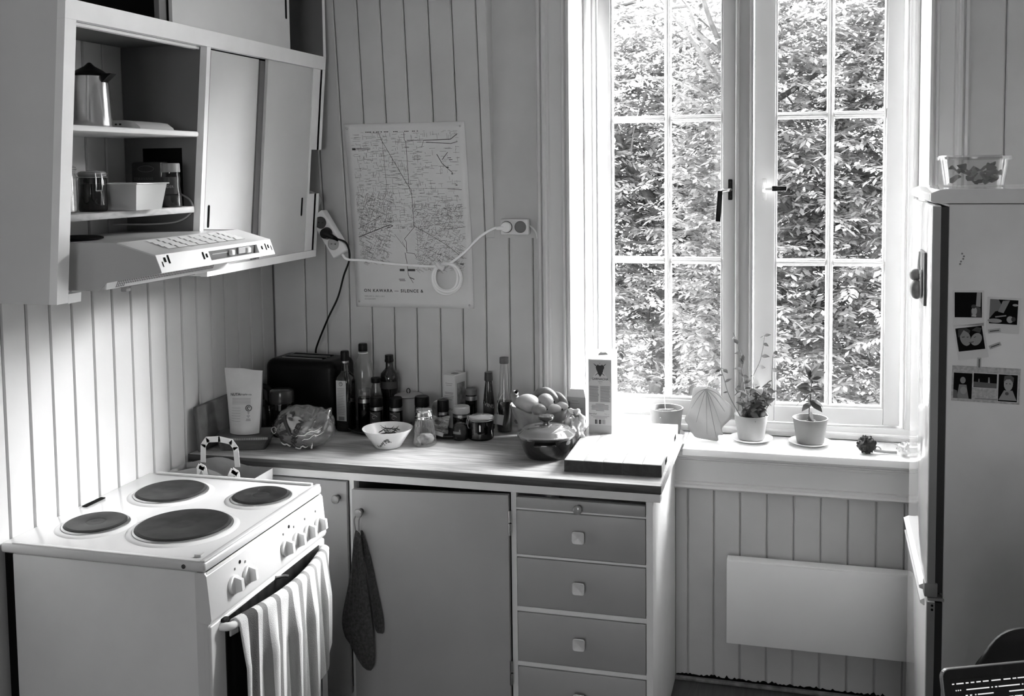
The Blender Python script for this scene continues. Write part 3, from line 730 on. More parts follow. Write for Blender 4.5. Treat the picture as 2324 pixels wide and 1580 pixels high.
    bm = nb(); tube(bm, [(x1+.008, 2.19, .702), (x1+.03, 2.20, .706), (x1+.036, 2.205, .703)], .004, 8); part('latch', bm, CHROME, d, 40)
    bm = nb(); box(bm, x1-.012, y0+.006, FZ+.045, x1+.008, y1-.006, FZ+.155, .004); part('drawer', bm, MATS['oven_door_enamel'], t, 30)
    for yy in (y0+.05, y1-.05):
        for xx in (x0+.07, x1-.05):
            bm = nb(); lathe(bm, [(.018, 0), (.018, .05)], 14, c=(xx, yy, FZ+.0005)); part('foot', bm, GREYP, t, 30)
build_stove()

# ------------------------------------------------------------------ striped towel over the oven handle
def build_towel():
    x1 = -1.243; ya, yb = 1.963, 2.405
    bm = nb(); S = [mat('towel_light', .66, .95, bump=.5, bscale=500), mat('towel_grey', .24, .95, bump=.5, bscale=500), mat('towel_dark', .07, .95, bump=.5, bscale=500)]
    hx = lambda u: x1+.030+.034*math.sin(PI*min(1, max(0, (ya+(yb-ya)*u-1.95)/.472)))
    def fn(u, v):
        y = ya+(yb-ya)*u; h = hx(u); s = v*(0.60-.36*max(0.0, (u-.30)/.70)**1.2)
        fold = .007*math.sin(2*PI*(u*4.5+.15)+1.3*v) + .004*math.sin(2*PI*(u*9.7)+2*v)
        R = .0125
        if s < .03:      # behind the bar
            x, z = h-R, .690-(.03-s)
        elif s < .03+PI*R:
            a = (s-.03)/R; x, z = h-R*math.cos(a), .690+R*math.sin(a)
        else:
            q = s-.03-PI*R; k = min(1, q/.10)
            x = h+R+fold*k*1.3+.006*k; z = .690-q*(1+.0*u)
            y += .012*math.sin(q*9)*(u-.5) - .03*q*(u-.4)
        return (max(x, x1+.0145), y, z)
    def mi(u, v):
        if u < .035: return 0
        if .055 < u < .125: return 2
        if u < .16: return 0
        k = ((u-.16)*9.2) % 1.0
        return 1 if k < .34 else 0
    sheet(bm, fn, 110, 90, mi)
    o = part('striped_towel', bm, S, None, 180, loc=(x1+.05, 2.19, .30), mods={'solid': .0035})
    tag(o, 'light towel with grey stripes draped over the oven door handle', 'towel')
build_towel()

# ------------------------------------------------------------------ base units and worktop
YF = 2.668                      # front face of the base units
def square_knob(parent, x, z, m):
    bm = nb(); M = Matrix.Translation((x, YF-.014, z)) @ Matrix.Rotation(PI/2, 4, 'X')
    lathe(bm, [(.006, -.004), (.006, .012)], 12, M)
    k = part('knob', bm, m, parent, 40)
    bm = nb(); w, h = .0185, .017
    R = [[(-w*.62, -h*.62, .008), (w*.62, -h*.62, .008), (w*.62, h*.62, .008), (-w*.62, h*.62, .008)], None]
    lathe(bm, [(.011, .009), (.0168, .0145), (.0172, .0165), (.016, .018), (.0004, .0155)], 40, M, sq=6)
    part('knob_face', bm, mat('turned_aluminium', .80, .35, metal=.35), k, 12)
def round_knob(parent, x, z, y=YF):
    M = Matrix.Translation((x, y, z)) @ Matrix.Rotation(PI/2, 4, 'X')
    bm = nb(); lathe(bm, [(.008, 0), (.007, .006), (.006, .016)], 16, M); k = part('knob', bm, mat('knob_stem_dark', .06, .4), parent, 40)
    bm = nb(); lathe(bm, [(.006, .015), (.0115, .017), (.013, .022), (.0115, .027), (.006, .0295), (.001, .030)], 24, M); part('knob_face', bm, mat('knob_glazed', .30, .12, coat=.5), k, 40)
def build_base():
    # drawer unit
    t = thing('drawer_unit', 'grey painted drawer unit with square metal knobs, at the window end of the worktop', 'cabinet', (-.57, YF, FZ), 0, None, world=True)
    x0, x1 = -.768, -.372
    bm = nb(); box(bm, x0, YF+.02, FZ, x0+.015, YB-.002, .80); box(bm, x0, YB-.014, FZ, x1, YB-.002, .80); box(bm, x0, YF+.02, FZ, x1-.001, YB-.002, FZ+.08); part('carcass', bm, BASEF, t, 0)
    bm = nb(); prism(bm, [(YF, FZ+.001), (YB-.002, FZ+.001), (YB-.002, .826), (2.6915, .826), (2.6915, .8), (YF, .8)], 'x', x1-.018, x1); part('side_panel', bm, mat('side_panel_paint', .74, .4, noise=.03), t, 0)
    bm = nb(); box(bm, x0, YF, FZ+.001, x0+.015, YF+.02, .80); box(bm, x1-.018, YF-.001, FZ+.001, x1-.0005, YF+.02, .80)
    for za, zb in ((.752, .757), (.6175, .6245), (.4615, .4755), (.304, .317), (.14, .16)): box(bm, x0+.015, YF-.0005, za, x1-.018, YF+.02, zb, .001)
    part('face_frame', bm, BASEF, t, 0)
    def front(name, za, zb, knob=True):
        bm = nb(); box(bm, x0+.0165, YF-.004, za, x1-.0195, YF+.016, zb, .0025); d = part(name, bm, BASEG, t, 30)
        if knob: square_knob(d, (x0+x1)/2-.002, (za+zb)/2+.006, BLACK)
        return d
    d = front('pullout_board', .7575, .788, False); round_knob(d, (x0+x1)/2-.004, .771, YF-.003)
    for za, zb in ((.6265, .7505), (.4775, .6155), (.319, .4595), (.162, .302)): front('drawer', za, zb)
    # wide cupboard with the sagging door, and the corner cupboard next to it
    t2 = thing('sink_cupboard', 'grey base cupboard with a wide sagging door, left of the drawers', 'cabinet', (-1.01, YF, FZ), 0, None, world=True)
    a0, a1 = -1.25, -.7925
    bm = nb(); box(bm, a0, YF+.02, FZ, a0+.015, YB-.002, .80); box(bm, a0+.015, YF+.06, FZ+.10, a1, YB-.002, FZ+.115); box(bm, a0+.015, YB-.014, FZ+.115, a1, YB-.002, .80); part('carcass', bm, mat('cupboard_inside', .18, .7), t2, 0)
    bm = nb(); box(bm, a0-.006, YF, FZ+.001, a0+.008, YF+.02, .80); box(bm, a0+.016, YF+.05, FZ, a1, YF+.06, FZ+.10); part('face_frame', bm, BASEF, t2, 0)
    bm = nb(); prism(bm, [(-1.243, FZ+.100), (-.7725, FZ+.105), (-.7725, .7935), (-1.243, .7765)], 'y', YF-.013, YF+.005); dr = part('door', bm, BASEG, t2, 0)
    round_knob(dr, -1.214, .716, YF-.012)
    for z in (.715, .285):
        bm = nb(); lathe(bm, [(.0052, -.035), (.0052, -.002)], 12, c=(-.7695, YF-.010, z)); lathe(bm, [(.0052, .002), (.0052, .035)], 12, c=(-.7695, YF-.010, z)); part('hinge', bm, CHROME, t2, 40)
    t3 = thing('corner_cupboard', 'grey base cupboard in the corner, half hidden behind the stove', 'cabinet', (-1.5, YF, FZ), 0, None, world=True)
    bm = nb(); box(bm, XL+.003, YF+.02, FZ+.10, XL+.02, YB-.002, .80); box(bm, XL+.003, YF+.02, FZ+.10, -1.2565, YB-.002, FZ+.115); box(bm, XL+.003, YB-.014, FZ+.115, -1.2565, YB-.002, .80); box(bm, XL+.003, YF+.05, FZ, -1.2565, YF+.06, FZ+.10); part('carcass', bm, BASEF, t3, 0)
    bm = nb(); box(bm, -1.735, YF-.013, FZ+.105, -1.2595, YF+.005, .798, .003); dr = part('door', bm, BASEG, t3, 30)
    round_knob(dr, -1.285, .751, YF-.012)
    bm = nb(); box(bm, XL+.003, YF-.001, FZ+.1, -1.737, YF+.019, .80); part('face_frame', bm, BASEF, t3, 0)
    # worktop on its light rail
    t4 = thing('worktop', 'worn wooden worktop running along the back wall to the window', 'worktop', (-1.05, 2.92, .80), 0, None, world=True)
    bm = nb(); box(bm, XL+.002, 2.654, .8265, -.349, YB-.001, .85, .003); part('top', bm, WOODT, t4, 30)
    bm = nb(); box(bm, XL+.002, 2.6515, .8262, -.3485, 2.6542, .8495, .0012); part('front_lipping', bm, WOODE, t4, 30)
    bm = nb(); box(bm, -.3492, 2.655, .8262, -.3470, YB-.001, .8495, .001); part('end_lipping', bm, wood('end_lipping_wood', .3, .5, 4, (10, 3, 14)), t4, 0)
    bm = nb(); box(bm, XL+.002, 2.662, .8005, -.351, 2.69, .8262, .002); part('rail', bm, BASEF, t4, 30)
build_base()

# ------------------------------------------------------------------ panel heater under the window
def build_radiator():
    t = thing('panel_heater', 'flat white panel heater mounted low under the window', 'radiator', (.25, 3.11, .21), 0, None, world=True)
    bm = nb(); box(bm, -.2065, 3.118, .218, .86, 3.130, .4775, .002); part('front_panel', bm, mat('heater_paint', .86, .35), t, 30)
    bm = nb(); box(bm, -.2065, 3.1185, .4735, .86, 3.16, .4835, .002); box(bm, -.200, 3.130, .222, .855, 3.16, .470); part('housing', bm, mat('heater_top', .88, .4), t, 30)
    for x in (-.05, .7):
        bm = nb(); box(bm, x, 3.1602, .26, x+.04, YB-.0005, .44); part('wall_bracket', bm, GREYP, t, 0)
build_radiator()

# ------------------------------------------------------------------ fridge
FR = Matrix.Translation((.299, 2.5, FZ)) @ Matrix.Rotation(math.radians(-1.3), 4, 'Z')
def fr_pt(x, y, z): return FR @ Vector((x, y, z-FZ))
def build_fridge():
    t = thing('refrigerator', 'tall white fridge freezer with photos on its grey lit side', 'refrigerator', (.299, 2.5, FZ), math.radians(-1.3))
    W, D, H = .52, .60, 1.582      # local: y = width, x = depth
    z = lambda a: a-FZ
    gap = z(.672)
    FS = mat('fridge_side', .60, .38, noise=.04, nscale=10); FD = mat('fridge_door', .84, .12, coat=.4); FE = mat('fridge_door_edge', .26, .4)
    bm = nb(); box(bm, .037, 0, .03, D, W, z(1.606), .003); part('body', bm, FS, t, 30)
    def door(za, zb):
        bm = nb(); box(bm, 0, .0015, za, .021, W-.0015, zb, .004); d = part('door', bm, FD, t, 30)
        for ya in (0, W-.0015):
            bm = nb(); box(bm, .003, ya, za+.003, .0195, ya+.0015, zb-.003); part('door_edge', bm, FE, d, 0)
        bm = nb(); box(bm, .0205, .004, za+.008, .0375, W-.004, zb-.004); part('gasket', bm, mat('gasket_dark', .02, .6), d, 0)
        return d
    up = door(gap+.006, z(1.603)); lo = door(.06, gap-.006)
    bm = nb(); P = [(-.003, z(1.612)), (-.003, z(1.630)), (.016, z(1.638)), (.037, z(1.640)), (D, z(1.640)), (D, z(1.6075)), (.006, z(1.6075))]
    prism(bm, P, 'y', -.001, W+.001); part('top_panel', bm, FS, t, 0)
    bm = nb(); prism(bm, [(x, y+.0006) for x, y in P[1:6]] + [(D, z(1.632)), (0, z(1.628))], 'y', .004, W-.001); part('top_face', bm, FD, t, 0)
    bm = nb(); box(bm, -.0036, .03, z(1.613), -.0026, W-.03, z(1.627)); part('name_strip', bm, mat('name_strip', .6, .3), t, 0)
    bm = nb(); box(bm, -.004, -.002, gap+.004, .026, .03, gap+.038, .003); box(bm, .004, -.003, gap-.003, .04, .024, gap+.003); part('hinge_cap', bm, mat('hinge_grey', .24, .5), t, 30)
    bm = nb()
    for zz in (gap-.016, gap-.026): lathe(bm, [(.003, 0), (.003, .0012)], 10, Matrix.Translation((.014, 0, zz)) @ Matrix.Rotation(PI/2, 4, 'X'))
    part('plug', bm, BLACK, t, 0)
    # the ledge grips of both doors
    bm = nb(); prism(bm, [(0, gap+.008), (-.012, gap+.012), (-.013, gap+.019), (0, gap+.026)], 'y', .03, W-.002); part('grip_ledge', bm, FD, up, 0)
    bm = nb(); prism(bm, [(0, gap-.030), (-.010, gap-.024), (-.010, gap-.018), (0, gap-.012)], 'y', .03, W-.002); part('grip_ledge', bm, FD, lo, 0)
    bm = nb()
    for x in (.06, D-.05):
        for y in (.05, W-.05): lathe(bm, [(.016, 0), (.016, .031)], 12, c=(x, y, .0005))
    part('foot', bm, BLACK, t, 30)
    bm = nb()
    for k in range(5):
        a = k/4; ball(bm, (.066+.004*math.sin(a*5), -.0002, z(1.492-.024*a)), .0022, 8, 6)
    part('scratch', bm, INKG, t, 40)
build_fridge()

def flat_on_fridge(o):
    o.matrix_world = FR
    return o
def photo(name, label, cat, cx, cz, w, h, rot, pic, shapes, group=None, border=PAPERG):
    """a print lying flat on the fridge side; shapes are drawn in units of the picture area"""
    t = thing(name, label, cat, fr_pt(cx, -.0004, cz), math.radians(-1.3), group); 
    R = Matrix.Rotation(rot, 4, 'Y')
    bm = nb(); box(bm, -w/2, -.0008, -h/2, w/2, 0, h/2, 0, M=R); part('print_paper', bm, border, t, 0)
    px0, pz0, px1, pz1 = pic
    bm = nb(); box(bm, px0, -.0011, pz0, px1, -.0007, pz1, M=R); p = part('picture', bm, mat('photo_black', .008, .9, spec=.05), t, 0)
    for v, poly in shapes:
        bm = nb(); A = [bm.verts.new(R @ Vector((px0+(px1-px0)*u, -.0013-.00012*shapes.index((v, poly)), pz0+(pz1-pz0)*w_))) for u, w_ in poly]; bm.faces.new(A)
        part('picture_tone', bm, mat('photo_tone_%d' % int(v*100), v, .6), p, 0)
    return t, R
def ell(cx, cz, a, b, n=18, rot=0):
    return [(cx+a*math.cos(2*PI*k/n)*math.cos(rot)-b*math.sin(2*PI*k/n)*math.sin(rot), cz+a*math.cos(2*PI*k/n)*math.sin(rot)+b*math.sin(2*PI*k/n)*math.cos(rot)) for k in range(n)]
def fx(px): return px-.299
def build_fridge_photos():
    ib = mat('instant_border', .62, .5)
    photo('instant_photo', 'instant photo of a black and white cat, upper left on the fridge side', 'photo', fx(.380), 1.367, .068, .082, math.radians(-1), (-.029, -.022, .029, .036),
          [(.30, [(.78, .45), (.95, .42), (.97, 1), (.82, 1)]), (.06, [(.6, .02), (.98, .02), (.95, .38), (.72, .5), (.6, .3)]), (.35, ell(.72, .26, .10, .17)), (.03, ell(.70, .44, .09, .08)), (.40, [(.62, .05), (.78, .02), (.8, .1), (.65, .12)])], 'photos on the fridge', ib)
    photo('instant_photo', 'instant photo of a garden scene with a reclining figure, upper right on the fridge side', 'photo', fx(.454), 1.352, .070, .082, math.radians(2), (-.029, -.020, .030, .036),
          [(.14, [(.0, .2), (.2, .5), (.5, .6), (.3, 1), (0, 1)]), (.22, [(.3, .5), (.45, .95), (.7, .98), (.5, .45)]), (.30, ell(.2, .12, .26, .09)), (.34, ell(.74, .2, .12, .14)), (.28, [(.2, .3), (.6, .38), (.6, .33), (.22, .25)]), (.3, ell(.9, .8, .1, .05)), (.02, ell(.86, .22, .08, .1))], 'photos on the fridge', ib)
    photo('instant_photo', 'instant photo of two people kissing, tilted, lower left on the fridge side', 'photo', fx(.387), 1.289, .066, .080, math.radians(-9), (-.029, -.020, .028, .034),
          [(.24, ell(.32, .55, .20, .34, rot=.1)), (.02, [(.05, .6), (.1, .95), (.4, 1), (.55, .85), (.5, .72), (.3, .9), (.16, .7)]), (.26, ell(.72, .45, .20, .28, rot=-.5)), (.03, [(.6, .85), (.8, .98), (.98, .9), (.9, .7), (.75, .78)]), (.05, [(.2, .62), (.3, .63), (.3, .59), (.2, .58)]), (.05, [(.38, .6), (.45, .6), (.45, .57), (.38, .56)]), (.08, [(.42, .36), (.62, .38), (.6, .33), (.44, .31)]), (.05, [(.64, .55), (.72, .58), (.72, .55), (.65, .52)])], 'photos on the fridge', ib)
    t, R = photo('photo_collage', 'card with three small photos pinned under a magnet, low on the fridge side', 'photo', fx(.420), 1.190, .145, .083, math.radians(1), (-.0685, -.035, -.029, .0245),
          [(.22, ell(.5, .72, .15, .13)), (.20, [(.2, 0), (.3, .55), (.7, .55), (.85, 0)]), (.30, ell(.55, .32, .18, .15)), (.10, [(0, 0), (.25, 0), (.2, .3), (0, .35)])], 'photos on the fridge', mat('collage_card', .42, .6, noise=.25, nscale=160))
    for pic, shapes in (((-.026, -.007, .0235, .026), [(.10, [(0, 0), (1, 0), (1, .35), (0, .4)]), (.28, [(.62, .35), (.7, .35), (.68, .75), (.63, .75)]), (.2, [(.2, .4), (.26, .4), (.25, .62), (.21, .62)])]),
                        ((.027, -.036, .067, .0265), [(.32, ell(.52, .66, .24, .26)), (.06, [(.26, .72), (.3, .95), (.6, 1), (.8, .9), (.78, .7), (.6, .84), (.4, .82)]), (.26, [(.02, .05), (.3, .42), (.75, .42), (.98, .05)]), (.06, ell(.46, .30, .10, .06)), (.05, [(.38, .68), (.46, .69), (.46, .66), (.38, .65)]), (.05, [(.56, .69), (.64, .68), (.64, .65), (.56, .66)])])):
        px0, pz0, px1, pz1 = pic
        bm = nb(); box(bm, px0-.0012, -.0014, pz0-.0012, px1+.0012, -.0009, pz1+.0012, M=R); part('print_edge', bm, ib, t, 0)
        bm = nb(); box(bm, px0, -.0017, pz0, px1, -.0012, pz1, M=R); p = part('picture', bm, MATS['photo_black'], t, 0)
        for i, (v, poly) in enumerate(shapes):
            bm = nb(); A = [bm.verts.new(R @ Vector((px0+(px1-px0)*u, -.0019-.00012*i, pz0+(pz1-pz0)*w_))) for u, w_ in poly]; bm.faces.new(A)
            part('picture_tone', bm, mat('photo_tone_%d' % int(v*100), v, .6), p, 0)
    text('Gud jul', .013, R @ facing((-.022, -.0022, -.024), (1, 0, 0), (0, 0, 1)), mat('card_writing', .42, .6), t)
    bm = nb(); box(bm, -.022, -.0016, -.034, .026, -.0012, -.032, M=R); part('rule', bm, INKG, t, 0)
    for lab, x, z, r in (('small label magnet with a word strip beside the upper corner of the kissing photo', .436, 1.316, -.16), ('small label magnet with a word strip at the lower corner of the kissing photo', .438, 1.282, -.42), ('upright label magnet with a word strip above the photo card', .405, 1.240, PI/2)):
        t = thing('word_magnet', lab, 'magnet', fr_pt(fx(x), -.0024, z), math.radians(-1.3), 'word magnets on the fridge')
        M = Matrix.Rotation(r, 4, 'Y'); bm = nb(); box(bm, -.013, -.0012, -.0042, .013, .0018, .0042, M=M); part('magnet_face', bm, mat('magnet_pale', .38, .5), t, 0)
        bm = nb(); box(bm, -.010, -.0014, -.0008, .010, -.0011, .0012, M=M); part('word', bm, INK, t, 0)
build_fridge_photos()

def build_fridge_front_items():
    # bundle hanging on a magnet hook on the door front
    t = thing('magnet_hook_bundle', 'small figure and tags hanging from a hook on the fridge door edge', 'ornament', fr_pt(-.0005, .15, 1.40), math.radians(-1.3))
    bm = nb(); box(bm, -.006, -.05, -.045, 0, .06, .085, .002); part('backing_card', bm, mat('magnet_card', .06, .5), t, 30)
    bm = nb(); ball(bm, (-.018, .0, -.01), .022, 16, 12, (.75, .9, 1.1)); ball(bm, (-.020, .01, .025), .015, 14, 10); part('figure', bm, mat('figure_grey', .22, .45, noise=.3, nscale=60), t, 60)
    bm = nb(); tube(bm, [(-.012, -.01, .03), (-.014, -.012, .06), (-.012, .0, .082), (-.013, .012, .06), (-.014, .012, .03)], .0022, 6); box(bm, -.012, -.025, -.03, -.008, -.012, .04, .001); part('loop', bm, mat('cord_pale', .6, .6), t, 40)
    # tub of dried leaves on top
    t = thing('plastic_tub', 'clear plastic tub of dried leaves with a lid, on top of the fridge', 'container', (.432, 2.79, 1.6415))
    prof = [(.001, .0015), (.070, .0015), (.072, .003), (.082, .068), (.087, .069), (.087, .073)]
    bm = nb(); lathe(bm, prof, 48, cap0=True, cap1=False); part('bowl', bm, CLEARP, t, 40)
    bm = nb(); lathe(bm, [(.0885, .066), (.0895, .074), (.086, .077), (.001, .0765)], 48, cap0=False); part('lid', bm, CLEARP, t, 40)
    L = mat('dried_leaves', .05, .9, noise=.7, nscale=50)
    for k in range(26):
        a = random.uniform(0, 2*PI); r = .058*math.sqrt(random.random()); zz = random.uniform(.012, .055)
        bm = nb(); M = Matrix.Translation((r*math.cos(a), r*math.sin(a), zz)) @ Matrix.Rotation(random.uniform(0, 6), 4, 'Z') @ Matrix.Rotation(random.uniform(-.9, .9), 4, 'X')
        sheet(bm, lambda u, v: M @ Vector(((u-.5)*.036, (v-.5)*.024*math.sin(PI*max(.05, min(.95, u))), .008*math.sin(u*5+k))), 5, 3)
        part('dried_leaf', bm, [L, mat('dried_leaves_pale', .16, .9, noise=.5, nscale=50)][k % 3 == 0], t, 40)
build_fridge_front_items()

# ------------------------------------------------------------------ table, laptop and chair at the lower right
def build_laptop():
    t = thing('table', 'pale table under the laptop, just outside the lower right corner', 'table', (.62, 1.12, FZ), 0, None, world=True)
    bm = nb(); box(bm, .02, .78, .738, 1.25, 1.42, .768, .004); part('tabletop', bm, BASEF, t, 30)
    for x in (.06, 1.19):
        for y in (.86, 1.36):
            bm = nb(); box(bm, x-.02, y-.02, FZ+.0005, x+.02, y+.02, .7375, .003); part('leg', bm, BASEF, t, 30)
    th = math.radians(24); o = Vector((.208, 1.289, .769))
    t = thing('laptop', 'open laptop with a dark bezel and text on screen, lower right corner', 'laptop', o, th)
    W, Hs = .325, .225
    bm = nb(); box(bm, 0, -.23, 0, W, 0, .015, .005); part('keyboard_base', bm, mat('laptop_grey', .35, .35, metal=.5), t, 30)
    L = Matrix.Translation((0, 0, .016)) @ Matrix.Rotation(math.radians(-14), 4, 'X')
    def rr(x0, x1, z0, z1, r, n=6):
        P = []
        for cx, cz, a0 in ((x1-r, z1-r, 0), (x0+r, z1-r, PI/2), (x0+r, z0+r, PI), (x1-r, z0+r, 1.5*PI)):
            P += [(cx+r*math.cos(a0+PI/2*k/n), cz+r*math.sin(a0+PI/2*k/n)) for k in range(n+1)]
        return P
    bm = nb(); prism(bm, rr(0, W, 0, Hs+.05, .011), 'y', .0, .006, M=L); lid = part('lid', bm, MATS['laptop_grey'], t, 0)
    bm = nb(); prism(bm, rr(.0012, W-.0012, .0012, Hs+.0488, .010), 'y', -.0012, .0002, M=L); part('bezel', bm, mat('bezel_black', .006, .15), lid, 0)
    H = Hs+.05
    def bar(z, x, w, h, v, e):
        bm = nb(); box(bm, x, -.0018, z-h/2, x+w, -.0013, z+h/2, M=L); return bm
    bm = nb(); box(bm, .010, -.0015, .012, W-.010, -.0012, H-.0135, M=L); part('screen', bm, mat('screen_dark', .006, .2), lid, 0)
    bm = nb(); box(bm, .010, -.0017, .012, W-.010, -.0014, H-.0435, M=L); part('page', bm, mat('screen_light', .25, .5, emit=.42), lid, 0)
    bm = nb()
    for z, segs in ((H-.0185, [(.012, .003), (.018, .010), (.031, .004), (.038, .005), (.046, .006), (.055, .008), (.067, .013), (.084, .010), (.097, .005), (.104, .010), (.117, .007), (.16, .02)]),
                    (H-.0265, [(.016, .0015), (.019, .0015), (.022, .0015), (.031, .032), (.066, .002), (.071, .003), (.076, .030), (.109, .002), (.114, .003), (.119, .028)]),
                    (H-.0335, [(.029, .003), (.035, .003), (.042, .002), (.046, .022), (.09, .05)]),
                    (H-.0400, [(.016, .003), (.021, .018), (.043, .003), (.048, .016), (.069, .002), (.073, .010), (.089, .006), (.097, .011), (.112, .003), (.117, .006), (.13, .03)])):
        for x, w in segs: box(bm, x, -.0019, z-.0007, x+w, -.0016, z+.0007, M=L)
    part('menu_text', bm, mat('screen_text', .4, .5, emit=.35), lid, 0)
    bm = nb()
    for x, w, z in ((.016, .005, H-.050), (.026, .024, H-.0495), (.054, .003, H-.049), (.060, .003, H-.049), (.066, .003, H-.049), (.09, .05, H-.058), (.02, .04, H-.060)): box(bm, x, -.0020, z-.0011, x+w, -.0017, z+.0011, M=L)
    part('page_text', bm, INK, lid, 0)
    # chair beyond the table
    t = thing('chair', 'dark moulded chair with a rounded back, behind the laptop', 'chair', (.432, 1.86, FZ), math.radians(-8))
    bm = nb()
    def back(u, v):
        a = (u-.5)*2; w = .165*(1-.0*v); z = .40+.40*v
        top = 1-abs(a)**3.4*.26
        return (a*w*(1.0 if v < .75 else 1-(v-.75)*.9*abs(a)), -.02*a*a+.05*(v-.5)+.012*math.sin(PI*v), .40+.432*v*(1 if v < .6 else (1-(1-top)*((v-.6)/.4)**1.2)))
    sheet(bm, back, 24, 16); part('backrest', bm, mat('chair_dark', .012, .45), t, 60, mods={'solid': .010})
    bm = nb(); sheet(bm, lambda u, v: ((u-.5)*.40, .0+.37*v, .405-.02*math.sin(PI*v)+.015*(2*u-1)**2), 12, 10); part('seat', bm, MATS['chair_dark'], t, 60, mods={'solid': .012})
    for sx in (-.16, .16):
        for y, dy in ((.03, -.05), (.34, .05)):
            bm = nb(); tube(bm, [(sx*.8, y, .40), (sx*1.12, y+dy, .006)], .010, 10); part('leg', bm, CHROME, t, 40)
build_laptop()

# ------------------------------------------------------------------ poster, power strip, cables and socket on the back wall
def wall_y(z):     # room face of the boards on the back wall
    return YB-max(0.0, z-1.471)*0.0935
def build_poster():
    t = thing('map_poster', 'city map poster pinned to the back wall boards beside the window', 'poster', (-1.262, YB-.006, 1.232), 0, None, world=True)
    TL, TR, BL, BR = (-1.478, 1.852), (-1.052, 1.853), (-1.463, 1.2315), (-1.040, 1.2345)
    def P(u, v, d=0.0):
        x = (TL[0]*(1-u)+TR[0]*u)*v + (BL[0]*(1-u)+BR[0]*u)*(1-v); z = (TL[1]*(1-u)+TR[1]*u)*v + (BL[1]*(1-u)+BR[1]*u)*(1-v)
        return Vector((x, wall_y(z)-.0022-d-.0012*math.sin(u*6.0+1)*math.sin(v*7), z))
    bm = nb(); sheet(bm, P, 20, 36); part('paper', bm, mat('poster_paper', .68, .7, noise=.05, nscale=6), t, 60, mods={'solid': .0006})
    def line(bm, pts, w):
        for (a, b), (c, d) in zip(pts, pts[1:]):
            L = math.hypot((c-a)*.425, (d-b)*.62)
            if L < 1e-5: continue
            w_ = w*1.15; nx, ny = -(d-b)*.62/L*w_/.425, (c-a)*.425/L*w_/.62
            n = max(1, int(L/.03))
            for i in range(n):
                u0, v0 = a+(c-a)*i/n, b+(d-b)*i/n; u1, v1 = a+(c-a)*(i+1)/n, b+(d-b)*(i+1)/n
                quad(bm, P(u0-nx, v0-ny, .0009), P(u1-nx, v1-ny, .0009), P(u1+nx, v1+ny, .0009), P(u0+nx, v0+ny, .0009))
    r = random.Random(5)
    bm = nb()
    def inside(u, v):
        if v < .17 or v > .955 or u < .05 or u > .945: return False
        if u > .62 and v > .80 and (u-.62) > (v-.80)*-1.2 and u < .92 and v < .93 and r.random() < .75: return False
        if u > .70 and .62 < v < .80 and r.random() < .6: return False
        if v < .30 and u < .45 and r.random() < .7: return False
        return True
    # street pattern: a rectangular grid above, skewed blocks below left and right
    for k in range(1100):
        u, v = r.uniform(.05, .93), r.uniform(.42, .955)
        if not inside(u, v): continue
        if r.random() < .62: line(bm, [(u, v), (min(.945, u+r.uniform(.015, .06)), v+r.uniform(-.001, .001))], .00032)
        else: line(bm, [(u, v), (u+.002, max(.2, v-r.uniform(.008, .03)))], .00032)
    for k in range(900):
        u, v = r.uniform(.05, .45), r.uniform(.24, .62)
        if u > .28+.2*(v-.2): continue
        a = -.42 if r.random() < .55 else 1.15
        L = r.uniform(.012, .05); line(bm, [(u, v), (u+L*math.cos(a), v+L*.69*math.sin(a))], .00034)
    for k in range(760):
        u, v = r.uniform(.52, .93), r.uniform(.20, .56)
        a = r.choice([-.55, 1.0, .1]); L = r.uniform(.01, .045)
        if inside(u, v): line(bm, [(u, v), (u+L*math.cos(a), v+L*.69*math.sin(a))], .00032)
    part('street_pattern', bm, mat('map_ink_pale', .17, .8), t, 0, kind='stuff')
    bm = nb()
    for pts, w in (([(.29, .95), (.31, .91), (.50, .67), (.53, .64), (.53, .60), (.53, .44), (.44, .375), (.455, .36), (.455, .30), (.52, .295), (.54, .27)], .0006),
                   ([(.50, .95), (.50, .91), (.512, .90), (.512, .655), (.525, .62)], .0006), ([(.315, .905), (.325, .62)], .0004),
                   ([(.66, .905), (.88, .908), (.935, .935)], .0010), ([(.68, .895), (.88, .885), (.935, .895)], .0008), ([(.52, .907), (.66, .905), (.64, .87)], .0005),
                   ([(.05, .385), (.27, .44), (.33, .452), (.35, .447), (.33, .44), (.30, .436)], .0010), ([(.05, .43), (.25, .50)], .0005),
                   ([(.76, .83), (.80, .78), (.88, .73)], .0009), ([(.80, .80), (.85, .84)], .0008), ([(.83, .645), (.945, .64)], .0007),
                   ([(.53, .445), (.60, .42), (.70, .38), (.80, .34), (.93, .27)], .0006), ([(.44, .30), (.455, .24), (.46, .18), (.50, .135)], .0007), ([(.47, .165), (.51, .155)], .0012),
                   ([(.60, .33), (.75, .285), (.85, .26)], .0004), ([(.36, .40), (.44, .33)], .0004), ([(.42, .36), (.46, .31)], .0004), ([(.55, .42), (.55, .28)], .0003), ([(.66, .45), (.92, .47)], .0003)):
        line(bm, pts, w)
    for u, v, a, b in ((.055, .865, .03, .012), (.09, .868, .12, .0022), (.09, .862, .12, .0022), (.83, .76, .02, .006), (.87, .725, .012, .006), (.90, .665, .012, .005), (.845, .81, .03, .003), (.855, .80, .03, .003), (.39, .205, .04, .012), (.46, .205, .06, .012), (.38, .155, .05, .003), (.385, .147, .05, .003), (.90, .24, .03, .006)):
        quad(bm, P(u, v-b/2, .001), P(u+a, v-b/2, .001), P(u+a, v+b/2, .001), P(u, v+b/2, .001))
    for k in range(34):
        u = .18+.013*k
        if r.random() < .6: quad(bm, P(u, .952, .001), P(u+.009, .952, .001), P(u+.009, .957, .001), P(u, .957, .001))
